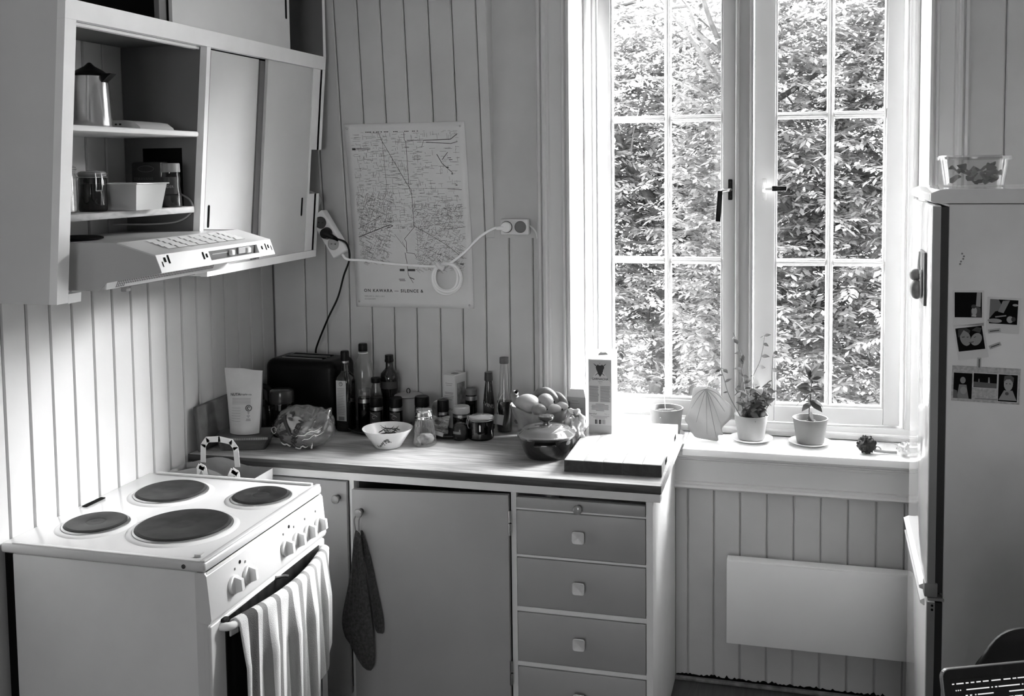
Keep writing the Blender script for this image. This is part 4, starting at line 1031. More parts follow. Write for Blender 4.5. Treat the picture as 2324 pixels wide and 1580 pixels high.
    for k in range(60):
        u = .30+.0105*k
        quad(bm, P(u, .6475, .001), P(u+.006, .6475, .001), P(u+.006, .6492, .001), P(u, .6492, .001))
    part('map_routes', bm, mat('map_ink', .07, .8), t, 0, kind='stuff')
    text('ON KAWARA — SILENCE &', .0145, None, INK, t, 'title', bold=.02, fn=lambda x, y: P(.075+x/.425, .083+y/.62, .001), spacing=1.25)
    text('FEBRUARY 6 – MAY 3, 2015', .0062, None, INKG, t, 'caption', fn=lambda x, y: P(.077+x/.425, .056+y/.62, .001))
    text('GUGGENHEIM', .0062, None, INKG, t, 'caption', fn=lambda x, y: P(.077+x/.425, .041+y/.62, .001))
    for u, v in ((.025, .978), (.965, .975), (.03, .03), (.965, .018)):
        bm = nb(); c = P(u, v, .0025); ball(bm, c, .0035, 10, 6, (1, .6, 1)); part('pin', bm, STEEL, t, 60)
build_poster()

def build_wall_electrics():
    # double socket
    t = thing('wall_socket', 'white double wall socket beside the window casing', 'socket', (-.890, YB-.001, 1.4835), 0, None, world=True)
    y = YB-.0015
    bm = nb(); box(bm, -.937, y-.030, 1.4835, -.843, y, 1.5345, .004, 3); part('cover', bm, mat('socket_white', .66, .35), t, 40)
    for x in (-.9145, -.8685):
        M = Matrix.Translation((x, y-.0302, 1.509)) @ Matrix.Rotation(PI/2, 4, 'X')
        bm = nb(); lathe(bm, [(.0195, .0015), (.0185, .003), (.017, .0005), (.001, .0005)], 28, M); w = part('socket_well', bm, mat('socket_well', .16, .5), t, 30)
        bm = nb()
        for dx in (-.006, .006): lathe(bm, [(.0024, .0006), (.0024, .0012)], 10, Matrix.Translation((x+dx, y-.0302, 1.509)) @ Matrix.Rotation(PI/2, 4, 'X'))
        part('pin_hole', bm, DARK, w, 0)
    # power strip hanging on its cord
    o = Vector((-1.515, 3.118, 1.484)); t = thing('power_strip', 'white three-way power strip hanging slanted below the cabinet end', 'power strip', o)
    R = Matrix.Rotation(math.radians(-32), 4, 'Y')       # long axis tilted in the wall plane
    A = R @ Matrix.Rotation(math.radians(0), 4, 'X')
    bm = nb(); box(bm, -.028, -.02, -.082, .028, .018, .078, .006, 3, M=A @ Matrix.Rotation(PI, 4, 'Y')); part('housing', bm, mat('strip_white', .70, .35), t, 40)
    for k, zz in enumerate((.048, .006, -.036)):
        M = A @ Matrix.Translation((0, -.0202, zz)) @ Matrix.Rotation(PI/2, 4, 'X')
        bm = nb(); lathe(bm, [(.0205, .001), (.019, .0025), (.0175, .0003), (.001, .0003)], 26, M); w = part('socket_well', bm, mat('socket_well_mid', .38, .5) if k == 2 else mat('socket_well_dark', .05, .5), t, 30)
        bm = nb()
        for dx in (-.007, .007): lathe(bm, [(.0026, .0004), (.0026, .001)], 10, A @ Matrix.Translation((0, -.0202, zz)) @ Matrix.Rotation(.6, 4, 'Y') @ Matrix.Translation((dx, 0, 0)) @ Matrix.Rotation(PI/2, 4, 'X'))
        part('pin_hole', bm, DARK, w, 0)
    L2W = Matrix.Translation(o) @ A
    # black plug and flex to the toaster
    t = thing('toaster_flex', 'black flex with plug running from the power strip down to the toaster', 'cable', (-1.5, 3.10, 1.06), 0, None, world=True)
    c = L2W @ Vector((0, -.0235, .006))
    bm = nb(); M = Matrix.Translation(c) @ Matrix.Rotation(PI/2, 4, 'X'); lathe(bm, [(.0185, .0), (.019, .008), (.016, .018), (.001, .020)], 24, M)
    tube(bm, [c+Vector((0, -.009, 0)), c+Vector((.022, -.010, -.010)), c+Vector((.036, -.008, -.016))], [.013, .009, .006], 12); part('plug', bm, BLACK, t, 40)
    bm = nb()
    for k in range(4):
        p = c+Vector((.026+.005*k, -.0095, -.012-.0022*k)); lathe(bm, [(.0075, -.0012), (.0075, .0012)], 12, Matrix.Translation(p) @ Matrix.Rotation(PI/2-.4, 4, 'Y'))
    part('strain_relief', bm, BLACKM, t, 0)
    bm = nb(); P = [c+Vector((.036, -.008, -.016)), (-1.457, 3.115, 1.455), (-1.449, 3.12, 1.405), (-1.476, 3.13, 1.345), (-1.502, 3.135, 1.270), (-1.541, 3.135, 1.196), (-1.592, 3.150, 1.098), (-1.606, 3.168, 1.060)]
    tube(bm, smooth_path(P, 8), .0034, 8); part('cord', bm, BLACK, t, 60)
    # white extension cord with its coil, plugged into the socket
    t = thing('extension_cord', 'white extension cord with a tied coil hanging across the map poster', 'cable', (-1.13, 3.16, 1.28), 0, None, world=True)
    e = L2W @ Vector((.0, -.002, -.079))
    P = [e, e+Vector((.02, -.002, -.016)), (-1.410, 3.160, 1.394), (-1.333, 3.172, 1.3835), (-1.223, 3.178, 1.3765), (-1.158, 3.178, 1.3765), (-1.118, 3.168, 1.385), (-1.058, 3.150, 1.424), (-1.000, 3.148, 1.478), (-.955, 3.150, 1.504), (-.937, 3.150, 1.506)]
    bm = nb(); tube(bm, smooth_path(P, 8), .0042, 10); part('cord', bm, mat('cord_white', .92, .4), t, 60)
    bm = nb()
    for k, (rx, rz, dx, dz) in enumerate(((.052, .050, 0, 0), (.046, .052, -.004, -.001), (.041, .045, .001, .004), (.050, .046, .004, .003))):
        pts = [(-1.126+dx+rx*math.sin(a), 3.176-.005*k+.002*math.sin(3*a), 1.337+dz+rz*math.cos(a)) for a in np.linspace(0, 2*PI, 40)]
        tube(bm, pts, .0042, 8, cap=False)
    part('coil', bm, MATS['cord_white'], t, 60)
    bm = nb(); tube(bm, [(-1.150, 3.150, 1.388), (-1.140, 3.146, 1.378), (-1.128, 3.150, 1.372)], .009, 8); part('tie', bm, PAPER, t, 40)
    bm = nb(); M = Matrix.Translation((-.9145, YB-.0345, 1.509)) @ Matrix.Rotation(PI/2, 4, 'X'); lathe(bm, [(.0165, 0), (.0175, .006), (.015, .016), (.001, .018)], 24, M)
    tube(bm, [(-.918, YB-.042, 1.508), (-.932, YB-.047, 1.506), (-.945, YB-.048, 1.505)], [.011, .007, .0055], 10); part('plug', bm, WHITEP, t, 40)
    # grey flex from the cabinet cut-out to the strip, and the thin one behind it
    t = thing('hood_flex', 'grey flex looping out of the cut-out in the cabinet end down to the power strip', 'cable', (-1.56, 3.09, 1.56), 0, None, world=True)
    s = L2W @ Vector((0, 0, .079))
    bm = nb(); tube(bm, smooth_path([(-1.60, 3.04, 1.640), (-1.567, 3.075, 1.628), (-1.548, 3.108, 1.606), s+Vector((-.005, .0, .02)), s], 8), .0048, 8); part('cord', bm, mat('flex_grey', .34, .5), t, 60)
    t = thing('thin_cable', 'thin pale cable clipped to the wall, disappearing behind the socket and casing', 'cable', (-.83, YB-.01, 1.45), 0, None, world=True)
    bm = nb(); tube(bm, smooth_path([(-.8425, YB-.012, 1.512), (-.832, YB-.014, 1.505), (-.822, YB-.010, 1.490), (-.8185, YB-.006, 1.470)], 6), .003, 8); part('cord', bm, WHITEP, t, 60)
build_wall_electrics()

# ------------------------------------------------------------------ things in the open bay of the wall cabinet
def clip_jar(name, label, loc, r, h, body_m, content=None, wire=-PI/2, lid_m=None):
    t = thing(name, label, 'jar', loc)
    bm = nb(); lathe(bm, [(r*.9, 0), (r, .004), (r, h*.74), (r*.93, h*.80), (r*.93, h*.84), (r*.97, h*.845)], 32, cap1=False); part('glass_body', bm, body_m, t, 40)
    if content: bm = nb(); lathe(bm, [(r*.86, .003), (r*.94, .006), (r*.94, h*content[0]), (.001, h*content[0]+.002)], 28); part('contents', bm, content[1], t, 40)
    bm = nb(); lathe(bm, [(r*.98, h*.845), (r*.98, h*.865)], 32); part('rubber_seal', bm, mat('rubber_seal', .35, .6), t, 40)
    bm = nb(); lathe(bm, [(r*.97, h*.866), (r*1.0, h*.885), (r*.97, h*.93), (r*.80, h*.965), (r*.40, h*.97), (r*.36, h*.985), (.001, h*.99)], 32); part('lid', bm, lid_m or GLASS, t, 40)
    ca, sa = math.cos(wire), math.sin(wire)
    bm = nb()
    pts = [(r*1.02*math.cos(a), r*1.02*math.sin(a), h*.82) for a in np.linspace(0, 2*PI, 30)]; tube(bm, pts, .0013, 6, cap=False)
    pts = [(r*1.03*math.cos(a), r*1.03*math.sin(a), h*.90) for a in np.linspace(0, 2*PI, 30)]; tube(bm, pts, .0013, 6, cap=False)
    for s in (-.007, .007):
        px, py = -sa*s, ca*s
        tube(bm, [(ca*r*1.02+px, sa*r*1.02+py, h*.92), (ca*(r*1.12)+px, sa*(r*1.12)+py, h*.80), (ca*(r*1.16)+px, sa*(r*1.16)+py, h*.60), (ca*(r*1.06)+px, sa*(r*1.06)+py, h*.50)], .0014, 6)
    tube(bm, [(ca*r*1.06-sa*.007, sa*r*1.06+ca*.007, h*.5), (ca*r*1.06+sa*.007, sa*r*1.06-ca*.007, h*.5)], .0014, 6)
    part('wire_clip', bm, STEEL, t, 50)
    return t
def build_cabinet_items():
    # steel coffee pot
    t = thing('coffee_pot', 'steel coffee pot with black lid, spout and handle on the upper cabinet shelf', 'coffee pot', (-1.610, 2.065, 1.805))
    bm = nb(); lathe(bm, [(.001, .0005), (.046, .0005), (.047, .004), (.042, .10), (.0385, .118)], 36, cap0=True); part('body', bm, mat('pot_steel', .62, .18, metal=1), t, 40)
    bm = nb(); lathe(bm, [(.039, .1185), (.040, .124), (.030, .132), (.012, .142), (.004, .150), (.001, .151)], 32); part('lid', bm, BLACK, t, 30)
    bm = nb(); prism(bm, [(.030, .095), (.066, .123), (.036, .1235), (.030, .118)], 'y', -.010, .010); part('spout', bm, BLACK, t, 0)
    bm = nb(); box(bm, -.115, -.010, .1215, -.030, .010, .133, .003); box(bm, -.045, -.009, .088, -.033, .009, .122, .003); part('handle', bm, BLACK, t, 30)
    # flat white appliance behind
    t = thing('flat_appliance', 'flat white device with a rounded corner lying behind the coffee pot', 'device', (-1.672, 2.19, 1.805))
    bm = nb(); prism(bm, [(-.07, 0), (.105, 0), (.102, .006), (.085, .018), (.06, .022), (-.07, .024)], 'y', 0, .14); b = part('housing', bm, mat('device_white', .62, .35), t, 30)
    bm = nb()
    for k in range(3): box(bm, .020+.012*k, -.0006, .010, .026+.012*k, .0002, .014)
    part('button', bm, INK, b, 0, kind='stuff')
    # jars on the lower shelf
    clip_jar('clip_jar', 'squat clip-top jar of pale flakes at the very left of the lower cabinet shelf', (-1.622, 1.955, 1.607), .042, .112, GLASS, (.7, mat('pale_flakes', .5, .9, noise=.3, nscale=90)), wire=-.6)
    clip_jar('clip_jar', 'clip-top jar with dark contents beside the plastic food box in the cabinet', (-1.612, 2.062, 1.607), .032, .098, GLASSD, (.66, mat('dark_contents', .05, .8, noise=.4, nscale=70)), wire=-.5, lid_m=mat('jar_lid_grey', .25, .35))
    # plastic food box
    t = thing('food_box', 'rectangular translucent food box with a crumpled bag inside, on the lower cabinet shelf', 'container', (-1.585, 2.15, 1.607))
    def frust(bm, x0, x1, y0, y1, z0, z1, d):
        A = [bm.verts.new(p) for p in ((x0+d, y0+d, z0), (x1-d, y0+d, z0), (x1-d, y1-d, z0), (x0+d, y1-d, z0))]; B = [bm.verts.new(p) for p in ((x0, y0, z1), (x1, y0, z1), (x1, y1, z1), (x0, y1, z1))]
        bm.faces.new(A[::-1])
        for i in range(4): bm.faces.new((A[i], A[(i+1) % 4], B[(i+1) % 4], B[i]))
    bm = nb(); frust(bm, -.072, .072, -.06, .06, 0.0005, .063, .010); part('tray', bm, glassy('milky_plastic', .8, .12, .2, haze=.55, hazev=.62), t, 0)
    bm = nb(); box(bm, -.077, -.065, .062, .077, .065, .066, .0015); part('rim_lid', bm, MATS['milky_plastic'], t, 30)
    bm = nb(); ball(bm, (0, 0, .029), .03, 22, 16, (1.9, 1.5, .85), warp=lambda d: 1+.10*math.sin(9*d.x+5*d.z)*math.sin(8*d.y)); part('bag_inside', bm, mat('crumpled_bag', .40, .35, noise=.3, nscale=50), t, 60)
    # dark packet with lettering
    t = thing('dark_packet', 'dark packet with small pale lettering behind the food box', 'packet', (-1.660, 2.335, 1.607))
    bm = nb(); box(bm, -.045, 0, 0, .045, .04, .118, .006); part('packet_body', bm, mat('packet_dark', .012, .5), t, 30)
    for k, s in enumerate(('EDRAVANIS', 'STROGANIS', 'ZROTANIS')): text(s, .011, facing((-.036, -.0008, .070-.014*k), (1, 0, 0), (0, 0, 1)), mat('packet_print', .10, .6), t)
    bm = nb(); tube(bm, [(.024*math.cos(a), -.0005, .100+.008*math.sin(a)) for a in np.linspace(0, 2*PI, 24)], .0006, 5, cap=False); part('oval_badge', bm, MATS['packet_print'], t, 60)
    # spice jar
    t = thing('spice_jar', 'tall spice jar with grey cap and dark label on the cabinet shelf', 'jar', (-1.582, 2.33, 1.607))
    bm = nb(); lathe(bm, [(.024, 0), (.0265, .004), (.0255, .03), (.0225, .055), (.0235, .075), (.0215, .086), (.0215, .09)], 30); part('glass_body', bm, GLASSD, t, 40)
    bm = nb(); lathe(bm, [(.0235, .003), (.0235, .030), (.001, .031)], 24); part('contents', bm, mat('spice_fill', .30, .9), t, 40)
    bm = nb(); patch(bm, .0262, -2.7, -.4, .034, .078, n=14); part('label', bm, mat('label_dark', .04, .6), t, 60)
    text('KRYDDER', .0095, None, mat('label_print', .4, .6), t, fn=lambda x, y: (.0268*math.cos(-2.35+x/.0265), .0268*math.sin(-2.35+x/.0265), .05+y))
    bm = nb(); lathe(bm, [(.023, .0905), (.0235, .094), (.0225, .112), (.021, .114), (.001, .114)], 30); part('cap', bm, mat('cap_grey', .22, .4), t, 30)
    # loose cable under the shelf
    t = thing('loose_cable', 'thin grey cable looping below the lower cabinet shelf', 'cable', (-1.60, 2.38, 1.57), 0, None, world=True)
    bm = nb(); tube(bm, smooth_path([(-1.60, 2.395, 1.64), (-1.572, 2.398, 1.622), (-1.568, 2.40, 1.595), (-1.60, 2.39, 1.568), (-1.66, 2.37, 1.560), (-1.74, 2.30, 1.562)], 8), .0025, 7); part('cord', bm, mat('flex_grey', .34, .5), t, 60)
build_cabinet_items()

# ------------------------------------------------------------------ things on the worktop
WT = .8502
def arc_text(s, size, r, a_mid, z, m, t, name='lettering', spacing=1.0):
    w = len(s)*size*.58*spacing
    return text(s, size, None, m, t, name, fn=lambda x, y: (r*math.cos(a_mid+(x-w/2)/r), r*math.sin(a_mid+(x-w/2)/r), z+y), spacing=spacing)
def lines_on_arc(bm, r, a0, a1, zs, h=.0009):
    for z in zs: patch(bm, r, a0, a1-(.15*random.random()), z, z+h, n=6)
def build_bottles():
    # oil bottle, squarish, with a long pale label
    t = thing('oil_bottle', 'tall square oil bottle with a long pale label, beside the toaster', 'bottle', (-1.425, 3.015, WT), math.radians(-6))
    bm = nb(); lathe(bm, [(.024, 0), (.0265, .004), (.0265, .160), (.024, .178), (.013, .192), (.0115, .200), (.0115, .222)], 40, sq=5); part('glass_body', bm, GLASSD, t, 40)
    bm = nb(); lathe(bm, [(.022, .002), (.0245, .006), (.0245, .10), (.001, .101)], 32, sq=5); part('oil', bm, mat('oil_dark', .03, .2), t, 40)
    bm = nb(); box(bm, -.0185, -.0276, .036, .0175, -.0269, .168); l = part('label', bm, mat('label_pale', .55, .7), t, 0)
    bm = nb(); lathe(bm, [(.0065, 0), (.0065, .0006)], 20, Matrix.Translation((-.001, -.0276, .157)) @ Matrix.Rotation(PI/2, 4, 'X')); part('emblem', bm, INK, l, 0)
    bm = nb(); lathe(bm, [(.005, .0004), (.005, .0009)], 20, Matrix.Translation((-.001, -.0276, .157)) @ Matrix.Rotation(PI/2, 4, 'X')); part('emblem_field', bm, MATS['label_pale'], l, 0)
    text('T', .009, facing((-.0037, -.0287, .1537), (1, 0, 0), (0, 0, 1)), INK, l)
    bm = nb()
    for k in range(17): box(bm, -.015, -.0281, .058+.0052*k, .014-.006*random.random(), -.0277, .0592+.0052*k)
    box(bm, -.011, -.0281, .038, .010, -.0277, .050); part('small_print', bm, INKG, l, 0, kind='stuff')
    bm = nb(); lathe(bm, [(.0125, .2225), (.0130, .226), (.0130, .229)], 24); part('cap_ring', bm, STEEL, t, 40)
    bm = nb(); lathe(bm, [(.0135, .2292), (.014, .232), (.0138, .258), (.012, .2615), (.001, .2615)], 24); part('cap', bm, BLACK, t, 40)
    # big clear plastic bottle
    t = thing('water_bottle', 'large clear plastic bottle with black cap, standing behind the oil bottle', 'bottle', (-1.397, 3.095, WT))
    prof = [(.030, 0), (.036, .006)]
    for k in range(9): prof += [(.037-(.0018 if k % 2 else 0), .012+.017*k)]
    prof += [(.036, .170), (.028, .205), (.016, .232), (.0125, .240), (.0125, .247)]
    bm = nb(); lathe(bm, prof, 36, cap1=False); part('body', bm, CLEARP, t, 40)
    bm = nb(); lathe(bm, [(.0165, .2405), (.0165, .2435)], 24); part('neck_ring', bm, WHITEP, t, 40)
    bm = nb(); lathe(bm, [(.0145, .2475), (.0152, .250), (.0148, .270), (.013, .273), (.001, .273)], 28); part('cap', bm, BLACK, t, 40)
    # dark bottle
    t = thing('dark_bottle', 'dark shouldered bottle with a black cap against the wall boards', 'bottle', (-1.325, 3.145, WT))
    bm = nb(); lathe(bm, [(.024, 0), (.0265, .004), (.0265, .095), (.031, .115), (.0315, .150), (.029, .166), (.016, .180), (.0125, .186), (.0118, .204)], 36); part('glass_body', bm, mat('bottle_black_glass', .010, .08, coat=.3), t, 40)
    bm = nb(); patch(bm, .0318, -2.9, -.3, .118, .142, n=16); part('label_band', bm, mat('label_dark', .04, .6), t, 60)
    bm = nb(); lathe(bm, [(.0145, .2045), (.0152, .207), (.0152, .212), (.0140, .214), (.0140, .228), (.001, .229)], 28); part('cap', bm, BLACK, t, 40)
    # small clear bottle with black cap
    t = thing('sauce_bottle', 'small clear bottle with a flat black cap behind the spice jars', 'bottle', (-1.352, 3.095, WT))
    bm = nb(); lathe(bm, [(.016, 0), (.0185, .004), (.0185, .10), (.0175, .125), (.012, .138), (.012, .144)], 28); part('glass_body', bm, GLASS, t, 40)
    bm = nb(); lathe(bm, [(.016, .003), (.017, .005), (.017, .085), (.001, .086)], 24); part('contents', bm, mat('sauce_dark', .03, .3), t, 40)
    bm = nb(); lathe(bm, [(.0165, .1442), (.0175, .147), (.017, .160), (.001, .161)], 28); part('cap', bm, BLACK, t, 40)
    # dark little sauce bottle and vinegar bottle at the right
    t = thing('small_sauce_bottle', 'small dark sauce bottle with slanted lettering, left of the conical bottle', 'bottle', (-.972, 3.130, WT))
    bm = nb(); lathe(bm, [(.017, 0), (.019, .004), (.019, .085), (.013, .14), (.0105, .158)], 28); part('glass_body', bm, mat('sauce_glass', .02, .1, coat=.3), t, 40)
    bm = nb(); patch(bm, .0193, -2.6, -.5, .03, .085, n=12); part('label', bm, mat('label_dark', .04, .6), t, 60)
    text('VINS', .017, None, mat('label_print', .4, .6), t, fn=lambda x, y: (.0197*math.cos(-2.15+x/.02), .0197*math.sin(-2.15+x/.02), .082+y-.35*x))
    bm = nb(); lathe(bm, [(.0125, .1582), (.014, .162), (.0128, .187), (.001, .188)], 24); part('cap', bm, mat('cap_dark', .035, .4), t, 40)
    t = thing('vinegar_bottle', 'conical-necked clear bottle half full of dark vinegar with a grey cap', 'bottle', (-.913, 3.110, WT))
    bm = nb(); lathe(bm, [(.022, 0), (.0245, .004), (.0245, .085), (.0238, .110), (.017, .130), (.0145, .20), (.0128, .222)], 32, cap1=False); part('glass_body', bm, GLASS, t, 40)
    bm = nb(); lathe(bm, [(.021, .003), (.0232, .006), (.0232, .100), (.001, .101)], 28); part('vinegar', bm, mat('vinegar_dark', .02, .15), t, 40)
    bm = nb(); lathe(bm, [(.0145, .2222), (.0152, .225), (.0146, .241), (.001, .242)], 28); part('cap', bm, mat('cap_slate', .09, .4), t, 40)
    bm = nb(); M = Matrix.Translation((-.012, -.030, .045)) @ Matrix.Rotation(.12, 4, 'Y') @ Matrix.Rotation(-.15, 4, 'X'); box(bm, -.016, 0, -.016, .016, .0007, .016, M=M); tg = part('paper_tag', bm, mat('tag_paper', .42, .8), t, 0)
    bm = nb(); tube(bm, smooth_path([(-.012, -.029, .060), (-.016, -.027, .085), (-.010, -.024, .11), (.0, -.0185, .128)], 5), .0006, 5); part('string', bm, PAPER, tg, 0)
build_bottles()

def spice(label, x, y, r, h, lid_h, lid_m, lab=None, body=None, fill=None, dz=0.0):
    t = thing('spice_jar', label, 'jar', (x, y, WT+dz), 0, 'small jars on the worktop')
    hb = h-lid_h
    bm = nb(); lathe(bm, [(r*.9, 0), (r, .003), (r, hb*.80), (r*.92, hb*.93), (r*.92, hb)], 30); part('glass_body', bm, body or GLASSD, t, 40)
    bm = nb(); lathe(bm, [(r*.86, .002), (r*.93, .004), (r*.93, hb*.6), (.001, hb*.61)], 24); part('contents', bm, fill or mat('spice_dark', .03, .8, noise=.4, nscale=90), t, 40)
    bm = nb(); lathe(bm, [(r*.98, hb+.0003), (r*1.02, hb+.003), (r*1.0, h-.003), (r*.9, h), (r*.5, h-.0008), (.001, h-.0008)], 30); part('lid', bm, lid_m, t, 30)
    bm = nb(); lathe(bm, [(r*1.0, hb*.84), (r*1.005, hb*.97)], 30, cap0=False, cap1=False); part('foil_band', bm, STEEL, t, 40)
    if lab:
        bm = nb(); patch(bm, r*1.015, -2.6, -.55, hb*.10, hb*.78, n=14); l = part('label', bm, mat('label_dark', .04, .6), t, 60)
        bm = nb(); patch(bm, r*1.03, -2.1, -1.0, hb*.12, hb*.17, n=8); part('label_strip', bm, mat('label_print', .4, .6), l, 0)
        arc_text('C', r*.75, r*1.03, -1.75, hb*.50, mat('label_print', .4, .6), l); arc_text(lab, r*.60, r*1.03, -1.50, hb*.28, mat('label_print', .4, .6), l)
        bm = nb(); tube(bm, [(r*1.03*math.cos(-2.2+1.1*k/10), r*1.03*math.sin(-2.2+1.1*k/10), hb*.72-.010*k/10*k/10) for k in range(11)], .0009, 5); part('label_swash', bm, MATS['label_print'], l, 0)
    return t
def build_small_jars():
    TR = mat('tray_dark', .035, .4, noise=.3, nscale=30)
    for lab, x, y, r in (('dark round tray under the two labelled spice jars', -1.325, 3.055, .105), ('dark round plate under the plastic packet and pale-lidded jar', -1.070, 3.045, .080)):
        t = thing('round_tray', lab, 'tray', (x, y, WT)); bm = nb(); lathe(bm, [(r*.8, 0), (r*.88, .001), (r, .011), (r, .013), (r*.97, .0125), (r*.86, .004), (.001, .0035)], 48); part('dish', bm, TR, t, 40)
    LT = .0045
    spice('jar with a clear glass lid, leftmost of the small jars on the tray', -1.372, 3.045, .0225, .128, .028, GLASS, dz=LT)
    spice('black-lidded spice jar with a dark label, left of the matching pair', -1.322, 3.025, .0208, .108, .029, BLACK, 'ego', dz=LT)
    spice('black-lidded spice jar with a dark label, right one of the matching pair', -1.256, 3.030, .0208, .108, .029, BLACK, 'ego', dz=LT)
    spice('jar with a wide black screw lid just behind the glass shaker', -1.172, 3.045, .0235, .117, .030, BLACK)
    spice('narrow jar with a tall black lid behind the plastic packet', -1.101, 3.048, .0185, .104, .036, BLACK, fill=mat('spice_pale', .35, .8), dz=LT)
    spice('squat white-lidded jar on the plate, in front of the small carton', -1.040, 3.050, .0275, .086, .023, mat('lid_white', .42, .5), dz=LT)
    spice('slim grey-capped jar by the wall, right of the small carton', -1.036, 3.140, .0195, .128, .020, mat('lid_slate', .16, .5))
    clip_jar('clip_jar', 'low clip-top glass jar with shiny lid in front of the vinegar bottle', (-.962, 3.010, WT), .040, .076, GLASSD, (.55, mat('dark_contents', .05, .8)), wire=-2.5, lid_m=mat('jar_lid_shine', .42, .2, metal=.6))
    # enamel canister
    t = thing('enamel_canister', 'pale enamel canister with a flat lid and loop handle by the wall', 'canister', (-1.256, 3.140, WT))
    bm = nb(); lathe(bm, [(.038, 0), (.040, .003), (.044, .085), (.044, .093)], 36); part('body', bm, mat('canister_enamel', .40, .3), t, 40)
    bm = nb(); lathe(bm, [(.0465, .0932), (.0475, .0955), (.044, .0985), (.020, .102), (.001, .1025)], 36); l = part('lid', bm, mat('canister_lid', .34, .3), t, 40)
    bm = nb(); lathe(bm, [(.0478, .0935), (.0478, .0955)], 36, cap0=False, cap1=False); part('lid_edge', bm, INK, l, 0)
    bm = nb(); tube(bm, [(.006*math.cos(a), 0, .110+.008*math.sin(a)) for a in np.linspace(0, 2*PI, 18)], .0014, 6, cap=False); part('loop', bm, BLACK, l, 50)
    # small carton
    t = thing('small_carton', 'narrow pale carton with printed lines standing against the wall boards', 'carton', (-1.088, 3.130, WT), math.radians(-16))
    bm = nb(); box(bm, -.022, -.034, 0, .022, .034, .178, .001); c = part('carton_body', bm, mat('carton_pale', .56, .6), t, 0)
    bm = nb()
    for z, w in ((.150, .028), (.144, .022), (.120, .034), (.116, .030), (.109, .036), (.104, .033), (.097, .026)): box(bm, -w/2, -.0346, z, w/2, -.0341, z+.0014)
    part('print_lines', bm, INKG, c, 0, kind='stuff')
    text('O INO', .012, facing((-.014, -.0346, .062), (1, 0, 0), (0, 0, 1)), INK, c)
    bm = nb(); lathe(bm, [(.012, .1781), (.012, .1787)], 20, sq=3); part('top_hole', bm, INKG, c, 0)
    bm = nb(); box(bm, .0221, -.02, .02, .0226, .024, .15); part('side_print', bm, mat('carton_side', .20, .6, noise=.6, nscale=40), c, 0)
    # crumpled foil packet and lying plastic packet
    t = thing('crumpled_packet', 'crumpled pale packet poking up left of the small carton', 'packet', (-1.140, 3.110, WT))
    bm = nb(); sheet(bm, lambda u, v: ((u-.5)*.062+.012*v, .006*math.sin(7*u+3*v), .02+.105*v*(.55+.45*u)+.004*math.sin(11*u)), 16, 12); part('foil', bm, mat('foil_pale', .45, .3, noise=.3, nscale=40), t, 50, mods={'solid': .006})
    bm = nb(); box(bm, -.025, -.012, 0, .025, .012, .03, .006); part('packet_base', bm, mat('packet_mid', .12, .5), t, 30)
    t = thing('plastic_packet', 'clear crumpled plastic packet with dark contents lying on the plate', 'packet', (-1.100, 2.985, WT+.014))
    W = lambda d: 1+.10*math.sin(7*d.x+4*d.z)*math.cos(5*d.y)
    bm = nb(); ball(bm, (-.004, .006, .022), .030, 20, 14, (1.1, .5, .72), warp=W); part('contents', bm, mat('packet_contents', .035, .6, noise=.6, nscale=60), t, 60)
    def pk(u, v): return ((u-.5)*.088, -.020+.006*math.sin(9*u+5*v)+.004*math.sin(17*v+4*u)+.016*v, .001+.060*v*(1-.10*u)+.003*math.sin(8*u))
    bm = nb(); sheet(bm, pk, 26, 18); part('film', bm, glassy('wrinkled_film', .72, .35, .12, haze=.16, hazev=.55), t, 80)
    bm = nb(); box(bm, -.004, -.0255, .004, .028, -.0245, .016, M=Matrix.Rotation(.25, 4, 'Y')); part('film_label', bm, mat('film_label', .5, .4), t, 0)
    # dark can behind it
    t = thing('dark_tin', 'dark rounded tin between the plastic packet and the clip-top jar', 'tin', (-1.022, 2.985, WT))
    bm = nb(); lathe(bm, [(.020, 0), (.024, .004), (.026, .025), (.023, .044), (.015, .052), (.001, .053)], 28); part('tin_body', bm, mat('tin_dark', .02, .25), t, 50)
    bm = nb(); patch(bm, .0262, -2.3, -1.2, .022, .030, n=10); part('badge', bm, mat('badge_grey', .2, .5), t, 0)
build_small_jars()

